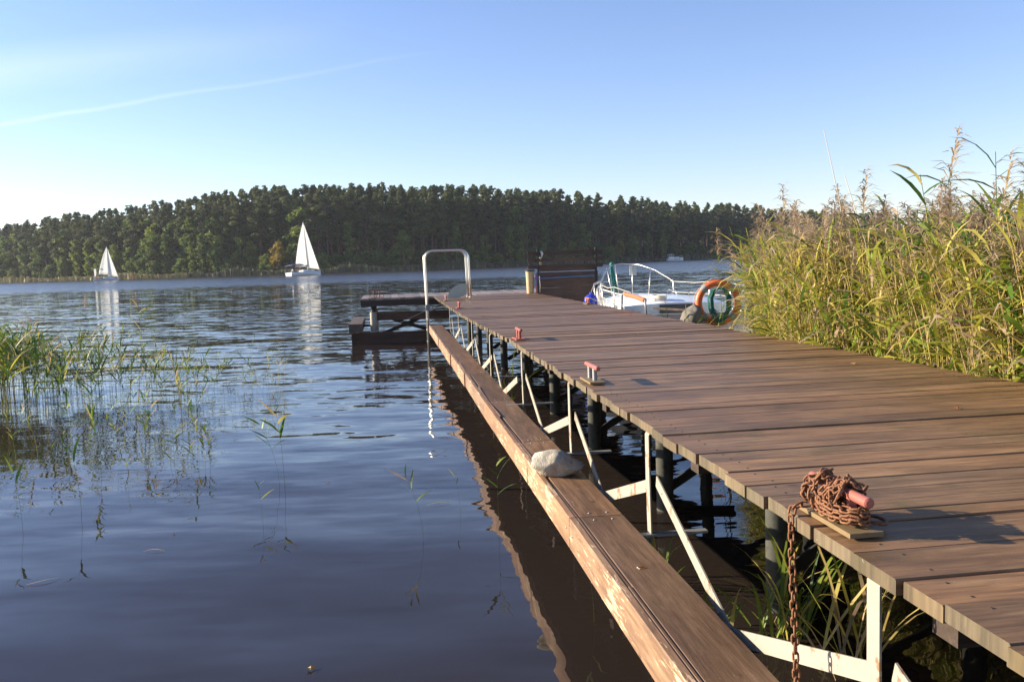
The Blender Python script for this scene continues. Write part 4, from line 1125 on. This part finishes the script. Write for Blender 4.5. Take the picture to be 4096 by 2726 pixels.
# covered outboard motor
om = thing('covered_outboard', 'outboard motor wrapped in a grey beige canvas cover beside the lifebuoy', 'outboard motor', W(4.62, 13.3, .95), PIER+.2)
import mathutils.noise as mn
b = MB(); b.ball((0, 0, 0), 1, 24, 16)
b.v = [tuple(Vector((v[0]*.15, v[1]*.19, v[2]*.20+.02))*(1+.16*mn.noise(Vector(v)*2.1)+.09*mn.noise(Vector((v[0]*6, v[1]*6, v[2]*2)))) + Vector((.06*v[2], 0, 0))) for v in b.v]
b.build('cover', M['tarp'], om, True)
b = MB(); b.tube([(.165*math.cos(2*math.pi*k/16), .205*math.sin(2*math.pi*k/16), -.04) for k in range(16)], .008, 5, closed=True); b.build('strap', M['black_steel'], om, True)
b = MB(); b.tube([(0, 0, -.2), (0, .02, -.9)], .045, 8); b.build('motor_leg', M['black_steel'], om, True)
b = MB(); b.bar((-.02, .1, .14), (-.38, .5, .17), .07, .03); b.build('tiller', M['fender_wood'], om)
# second boat, seen between the reeds
bt2 = thing('white_dinghy', 'small white boat half hidden by the reeds right of the lifebuoy', 'boat', W(6.12, 9.9, 0), PIER)
b = MB(); b.loft(hull_sections(3.5, .62, .80, .95, 10, .9)); b.build('hull', M['white_gel'], bt2, 30)
b = MB(); b.box((-.60, .1, .802), (.60, .18, .86)); b.build('thwart', M['fender_wood'], bt2)
b = MB(); b.tube([(-.45, 3.1, .9), (-.45, 3.1, 1.12), (-.45, 3.0, 1.22)], .02, 8); b.build('mooring_pin', M['pink_paint'], bt2, True)

# ------------------------------------------------------------------ sailing yachts, cruiser, marker
def person(root_loc, rz, label, shirt, h=1.35, scale=1.0):
    """small seated figure, far away: one continuous body, with clothing as a child"""
    o = thing('person', label, 'person', root_loc, rz)
    me = bpy.data.meshes.new('body')
    V = [(0,0,.05),(0,0,.30),(0,0,.50),(0,0,.60),(0,0,.72),(-.18,0,.50),(-.27,.05,.28),(-.22,.22,.18),(.18,0,.50),(.27,.05,.28),(.22,.22,.18),(-.10,.02,.03),(-.13,.42,.05),(-.13,.45,-.36),(.10,.02,.03),(.13,.42,.05),(.13,.45,-.36)]
    E_ = [(0,1),(1,2),(2,3),(3,4),(2,5),(5,6),(6,7),(2,8),(8,9),(9,10),(0,11),(11,12),(12,13),(0,14),(14,15),(15,16)]
    rad = [.15,.14,.15,.06,.10,.06,.045,.035,.06,.045,.035,.09,.07,.045,.09,.07,.045]
    me.from_pydata(V, E_, []); bo = bpy.data.objects.new('body', me); C.objects.link(bo); bo.parent = o
    md = bo.modifiers.new('s', 'SKIN'); 
    for i, v in enumerate(me.skin_vertices[0].data): v.radius = (rad[i], rad[i])
    me.skin_vertices[0].data[0].use_root = True
    bo.modifiers.new('u', 'SUBSURF').levels = 1; me.materials.append(M['skin'])
    b = MB(); b.tube([(0, 0, .0), (0, 0, .15), (0, 0, .45), (0, 0, .57)], [.19, .18, .21, .10], 10); b.build('shirt', M[shirt], o, True)
    b = MB(); b.ball((0, -.01, .78), .105, 10, 8); b.build('hair', M['bark'], o, True)
    o.scale = (scale,)*3
    return o
def yacht(loc, rz, heel, L, mast_h, label, bimini, hullm, stripe):
    root = thing('sailing_yacht', label, 'sailboat', loc, 0); root.rotation_euler = (0, heel, rz)   # local +y = bow
    hb = L*.165; zd = L*.10; secs = []
    for i in range(15):
        f = i/14; y = -L*.5+L*f; w = hb*(.78+.22*math.sin(min(1, f/.45)*math.pi/2) if f < .45 else math.cos((f-.45)/.55*math.pi/2*.98)**.8)
        z = zd*(.92+.28*f*f)
        secs.append([(-w, y, z), (-w*.96, y, z*.45), (-w*.7, y, -.05), (0, y, -.35), (w*.7, y, -.05), (w*.96, y, z*.45), (w, y, z)])
    b = MB(); b.loft(secs); b.build('hull', M[hullm], root, 30)
    b = MB(); b.loft([[(a[0][0]*1.004, a[0][1], a[0][2]-.16), (a[0][0]*1.012, a[0][1], a[0][2]-.05), (-a[0][0]*1.012, a[0][1], a[0][2]-.05), (-a[0][0]*1.004, a[0][1], a[0][2]-.16)] for a in secs[1:-1]]); b.build('sheer_stripe', M[stripe], root)
    b = MB(); secs = []
    for y, w, z in ((-.12, .58, .36), (-.05, .6, .40), (.15, .5, .40), (.28, .3, .22), (.33, .15, .05)):
        w *= hb*1.1; zz = zd*1.05; secs.append([(-w, y*L, zz-.1), (-w*.85, y*L, zz+z), (w*.85, y*L, zz+z), (w, y*L, zz-.1)])
    b.loft(secs); b.build('cabin', M['white_gel'], root, 30)
    for sx in (-1, 1):
        b = MB(); b.box((sx*hb*.60-.02, -.02*L, zd+.18), (sx*hb*.60+.02, .13*L, zd+.36)); b.build('window', M['dark_glass'], root)
    ym = .10*L
    b = MB(); b.tube([(0, ym, zd), (0, ym, mast_h)], [.09, .05], 8); b.build('mast', M['white_gel'], root, True)
    b = MB(); b.tube([(0, ym, zd+1.3), (.15, -.30*L, zd+1.35)], .07, 6); b.build('boom', M['white_gel'], root, True)
    # mainsail with belly and roach
    def sail(name, P0, P1, P2, belly, roach, n=10):
        q = MB(); vs = []
        P0, P1, P2 = map(Vector, (P0, P1, P2))       # tack, head, clew
        for i in range(n+1):
            f = i/n
            a = P0.lerp(P1, f); c = P2.lerp(P1, f); c = c+(c-a).normalized()*roach*math.sin(math.pi*f) if f < 1 else c
            for j in range(6):
                h = j/5; p = a.lerp(c, h); p.x += belly*math.sin(math.pi*h)*(1-f)**.6; vs.append(p)
        fs = [(i*6+j, i*6+j+1, (i+1)*6+j+1, (i+1)*6+j) for i in range(n) for j in range(5)]
        q.add(vs, fs); o = q.build(name, M['sail'], root, True)
        sd = o.modifiers.new('thickness', 'SOLIDIFY'); sd.thickness = .02
        return o
    ms = sail('mainsail', (0, ym-.08, zd+1.4), (0, ym-.05, mast_h-.15), (.2, -.29*L, zd+1.45), .35, L*.035)
    for k in range(1, 5):
        f = k/5; a = Vector((0, ym-.08, zd+1.4)).lerp(Vector((0, ym, mast_h-.15)), f); c = Vector((.2, -.29*L, zd+1.45)).lerp(Vector((0, ym, mast_h-.15)), f)
        b = MB(); b.tube([a+Vector((-.03, 0, 0)), a.lerp(c, .5)+Vector((.35*(1-f)**.6-.04, 0, 0)), c], .022, 4); b.build('batten', M['grey_band'], ms, True)
    sail('jib', (0, .485*L, zd*1.2+.2), (0, ym+.1, mast_h*.96), (.45, ym-.1, zd+.9), .4, 0)
    b = MB(); b.tube([(0, .49*L, zd*1.2), (0, ym, mast_h-.1)], .02, 4); b.tube([(0, -.49*L, zd), (0, ym, mast_h-.05)], .012, 4); b.build('stay', M['galv'], root)
    b = MB()
    for y in (.48, .30, .10, -.1, -.3, -.48):
        for sx in (-1, 1):
            w = hb*(.2 if y > .4 else .85); b.tube([(sx*w, y*L, zd), (sx*w, y*L, zd+.62)], .02, 4)
    for sx in (-1, 1): b.tube([(sx*hb*.2, .48*L, zd+.72), (sx*hb*.85, .3*L, zd+.62), (sx*hb*.85, -.3*L, zd+.6), (sx*hb*.8, -.48*L, zd+.65)], .015, 4)
    b.build('guard_rail', M['white_rope'], root)
    if bimini:
        b = MB(); secs = []
        for y, z in ((-.50, 1.75), (-.42, 1.98), (-.3, 2.08), (-.18, 2.02), (-.13, 1.85)):
            w = hb*.95; secs.append([(-w, y*L, zd+z-.12), (-w*.5, y*L, zd+z), (w*.5, y*L, zd+z), (w, y*L, zd+z-.12), (w, y*L, zd+z-.17), (-w, y*L, zd+z-.17)])
        b.loft(secs); b.build('canopy', M['navy'], root)
        b = MB()
        for sx in (-1, 1):
            for y in (-.46, -.3, -.16): b.tube([(sx*hb*.9, y*L, zd), (sx*hb*.92, y*L, zd+1.85)], .022, 4)
        b.build('canopy_frame', M['galv'], root)
        b = MB(); b.bar((-hb*.1, -.30*L, zd+1.55), (.1, .09*L, zd+1.6), .25, .25); b.build('sail_cover', M['navy'], root)
    b = MB(); b.box((-hb*.7, -.505*L, .1), (hb*.7, -.5*L+.02, zd*.8)); b.build('transom', M['white_gel'], root)
    return root
# larger yacht: heading away to the right (seen from its stern quarter)
yl = G(1232, 236); y1 = yacht(yl, R(-38), R(-4), 10.5, 14.3, 'larger sailboat with tall white sails and a navy canopy over its cockpit', True, 'white_gel', 'hull_dark')
p_ = yl+Matrix.Rotation(R(-38), 3, 'Z')@Vector((-.5, -3.6, 1.25)); person(p_, R(150), 'person in a white shirt sitting in the cockpit of the larger sailboat', 'white_gel')
p_ = yl+Matrix.Rotation(R(-38), 3, 'Z')@Vector((.7, -2.8, 1.25)); person(p_, R(200), 'person in a red top sitting under the canopy of the larger sailboat', 'bright_red')
yl = G(440, 296); y2 = yacht(yl, R(-64), R(-3), 7.6, 11.3, 'smaller sailboat with a red figure at the stern near the left shore', False, 'hull_blue', 'hull_dark')
p_ = yl+Matrix.Rotation(R(-64), 3, 'Z')@Vector((.0, -3.0, .95)); person(p_, R(200), 'person in a bright red jacket at the stern of the smaller sailboat', 'bright_red')
# small flag-like rolled sail at the stern of the smaller yacht
b = MB(); b.tube([(-.3, -3.55, .8), (-.3, -3.55, 3.8)], .03, 4); b.build('flag_staff', M['galv'], y2)
b = MB(); b.box((-.31, -3.5, 2.2), (-.29, -2.9, 4.0)); b.box((-.315, -3.48, 1.6), (-.295, -2.95, 2.19)); b.build('flag', M['sail'], y2)
b = MB(); b.ball((.13, -1.4, 3.9), .42, 10, 6, (.05, 1, .7)); b.build('sail_emblem', M['navy'], y2, True)

cr = thing('cabin_cruiser', 'small white cabin cruiser with wheelhouse crossing by the far right shore', 'motorboat', G(2708, 392), R(-82))
L = 7.4; secs = []
for i in range(11):
    f = i/10; y = -L/2+L*f; w = 1.25*(1 if f < .6 else math.cos((f-.6)/.4*math.pi/2*.97)**.7)
    secs.append([(-w, y, 1.15+.25*f), (-w*.95, y, .5), (-w*.7, y, -.1), (w*.7, y, -.1), (w*.95, y, .5), (w, y, 1.15+.25*f)])
b = MB(); b.loft(secs); b.build('hull', M['white_gel'], cr, 30)
b = MB(); b.box((-1.0, -2.9, 1.2), (1.0, -.9, 1.75)); b.build('cabin', M['white_gel'], cr)
for (x0, x1, y0_, y1_) in ((-1.0, -.98, -2.8, -1.9), (-1.0, -.98, -1.8, -1.0), (.98, 1.0, -2.8, -1.9), (.98, 1.0, -1.8, -1.0), (-.95, .95, -.93, -.9)):
    b = MB(); b.box((x0, y0_, 1.76), (x1, y1_, 2.65)); b.build('window', M['dark_glass'], cr)
b = MB()
for x_ in (-.98, .98):
    for y in (-2.88, -1.85, -.95): b.bar((x_, y, 1.75), (x_, y, 2.68), .08, .08)
b.build('window_post', M['white_gel'], cr)
b = MB(); b.loft([[(-1.1, -3.4, 2.72), (1.1, -3.4, 2.72), (1.05, -3.4, 2.8), (-1.05, -3.4, 2.8)], [(-1.15, -2, 2.72), (1.15, -2, 2.72), (1.0, -2, 2.92), (-1.0, -2, 2.92)], [(-1.1, -.6, 2.68), (1.1, -.6, 2.68), (1.0, -.6, 2.75), (-1.0, -.6, 2.75)]]); b.build('roof', M['white_gel'], cr)
b = MB(); b.box((-.8, -.85, 1.3), (.8, 1.6, 1.62)); b.build('fore_cabin', M['white_gel'], cr)
for y in (-.3, .5, 1.6, 2.5):
    for sx in (-1.262, 1.262):
        if y < 2: 
            b = MB(); b.ball((sx*.99, y, .85), .2, 8, 6, (.1, 1, .7)); b.build('porthole', M['navy'], cr, True)
b = MB()
for y in (1.2, 2.2, 3.2): 
    for sx in (-1, 1): w = 1.1*(1 if y < 1.5 else .85 if y < 2.5 else .4); b.tube([(sx*w, y, 1.3), (sx*w, y, 1.95)], .03, 4)
b.tube([(-1.1, 1.2, 1.95), (-.93, 2.2, 1.95), (-.44, 3.2, 1.98), (.44, 3.2, 1.98), (.93, 2.2, 1.95), (1.1, 1.2, 1.95)], .03, 4); b.build('bow_rail', M['white_rope'], cr)
person(G(2684, 391.5, 1.7), R(90), 'person in white standing aft on the small white cruiser', 'sail')
mk = thing('channel_marker', 'small red marker post in front of the reeds right of the smaller sailboat', 'marker', G(547, 330), 0)
b = MB(); b.cyl((0, 0), .28, .22, -.2, .5, 8); b.build('float', M['bright_red'], mk, 40)
b = MB(); b.cyl((0, 0), .18, .14, .51, 1.35, 8); b.build('marker_post', M['bright_red'], mk, 40)

# ------------------------------------------------------------------ plants between beam and deck
def tuft(loc, n, h, label, seed, dt=0.0, name='grass_tuft'):
    g = random.Random(seed); root = thing(name, label, 'grass', loc, 0)
    for i in range(n):
        a = g.uniform(0, 6.28); L = h*g.uniform(.6, 1.15); el = g.uniform(.9, 1.45); w = g.uniform(.0045, .0085); V = []; T = []
        q = Vector((g.uniform(-.13, .13), g.uniform(-.13, .13), 0)); ti = min(1, max(.05, g.gauss(.40+dt, .12)))
        if g.random() < .2: ti = g.uniform(.65, .85)
        bend = g.uniform(.7, 2.0)
        for k in range(7):
            f = k/6; d = Vector((math.cos(a)*math.cos(el), math.sin(a)*math.cos(el), math.sin(el))); sd = Vector((-math.sin(a), math.cos(a), 0)); ww = w*(.5+.9*math.sin(math.pi*min(1, f*.9+.1)))*(1-f**4)+.0003
            V += [tuple(q-sd*ww), tuple(q+sd*ww)]; T += [ti]*2; q = q+d*(L/6); el -= bend/6*(.3+f*1.3)
        mobj('blade', np_mesh('blade', np.array(V), np.array([(2*k, 2*k+1, 2*k+3, 2*k+2) for k in range(6)]), np.array(T), [M['reed']]), root)
tuft(W(1.90, 4.2, 0), 40, .55, 'bright green grass tuft under the deck edge left of the hanging chain', 1)
tuft(W(2.05, 3.75, 0), 20, .8, 'dry straw coloured stalks under the deck beside the hanging chain', 2, .4)
tuft(W(1.45, 5.0, 0), 12, .45, 'dark green tuft behind the brace opposite the stone', 3)
tuft(W(1.5, 4.1, 0), 10, .5, 'thin green tuft beside the second hanger', 4)
tuft(W(1.42, 11.6, 0), 8, .85, 'bright tuft poking out under the far part of the deck', 5)
tuft(W(1.35, 2.75, -.05), 10, .42, 'small tuft in the water below the nearest brace', 6)
tuft(W(3.98, 12.0, 0), 46, 1.62, 'leafy green grass leaning over the right pier edge before the covered motor', 7, -.05)
tuft(W(3.90, 9.9, 0), 22, 1.4, 'leafy grass at the right pier edge where the reeds begin', 8, -.02)

# ------------------------------------------------------------------ thin haze over the lake
hz = MB(); hz.box((-1430, -70, -4.0), (1430, 1330, 48.0))
hm = bpy.data.materials.new('haze'); hm.use_nodes = True; hn = hm.node_tree; hn.nodes.clear()
ho = hn.nodes.new('ShaderNodeOutputMaterial'); hv = hn.nodes.new('ShaderNodeVolumePrincipled')
hv.inputs['Color'].default_value = (.86, .92, 1, 1); hv.inputs['Density'].default_value = .00011; hv.inputs['Anisotropy'].default_value = .3
hn.links.new(hv.outputs[0], ho.inputs['Volume'])
tag(hz.build('haze', hm), kind='stuff')

tuft(W(4.45, 12.2, 0), 34, 1.5, 'green blades rising in front of the lower right of the lifebuoy', 9, -.02)

def float_bit(x, y, L, rz, ti, label, name='floating_blade', cat='reed blade'):
    p = at_px(x, y); V = []; n = 6; rs = random.Random(x)
    for k in range(n+1):
        f = k/n; w = .006*math.sin(math.pi*(.12+.85*f)); a = rz+.5*f; q = Vector((math.cos(a)*L*f, math.sin(a)*L*f, .004+.012*math.sin(f*3)))
        V += [tuple(q+Vector((math.sin(a)*w, -math.cos(a)*w, 0))), tuple(q-Vector((math.sin(a)*w, -math.cos(a)*w, 0)))]
    o = mobj(name, np_mesh(name, np.array(V), np.array([(2*k, 2*k+1, 2*k+3, 2*k+2) for k in range(n)]), np.full(len(V), ti), [M['reed']]), None, p)
    tag(o, label, cat)
float_bit(600, 2232, .16, 2.6, .80, 'pale dry reed blade floating on the open water at the left')
float_bit(20, 2372, .20, .15, .97, 'dark drooping plume tip touching the water at the left edge')
float_bit(1780, 2030, .22, 3.0, .55, 'yellow green reed blade floating beside the walkway beam')
float_bit(310, 1670, .5, .1, .75, 'long straw floating beside the left reed clump')
leaf_obj(at_px(1280, 1945)+Vector((0, 0, .004)), .3, M['dead_leaf2'], 'small yellow leaf floating on the water between the two thin reeds', 31, .5)
leaf_obj(at_px(640, 2158)+Vector((0, 0, .004)), 1.3, M['dead_leaf'], 'tiny dark leaf floating on the open water at the left', 32, .5)
leaf_obj(at_px(1170, 2735)+Vector((0, 0, .004)), .6, M['dead_leaf2'], 'yellowish leaf floating at the bottom edge of the photo', 33, .9)
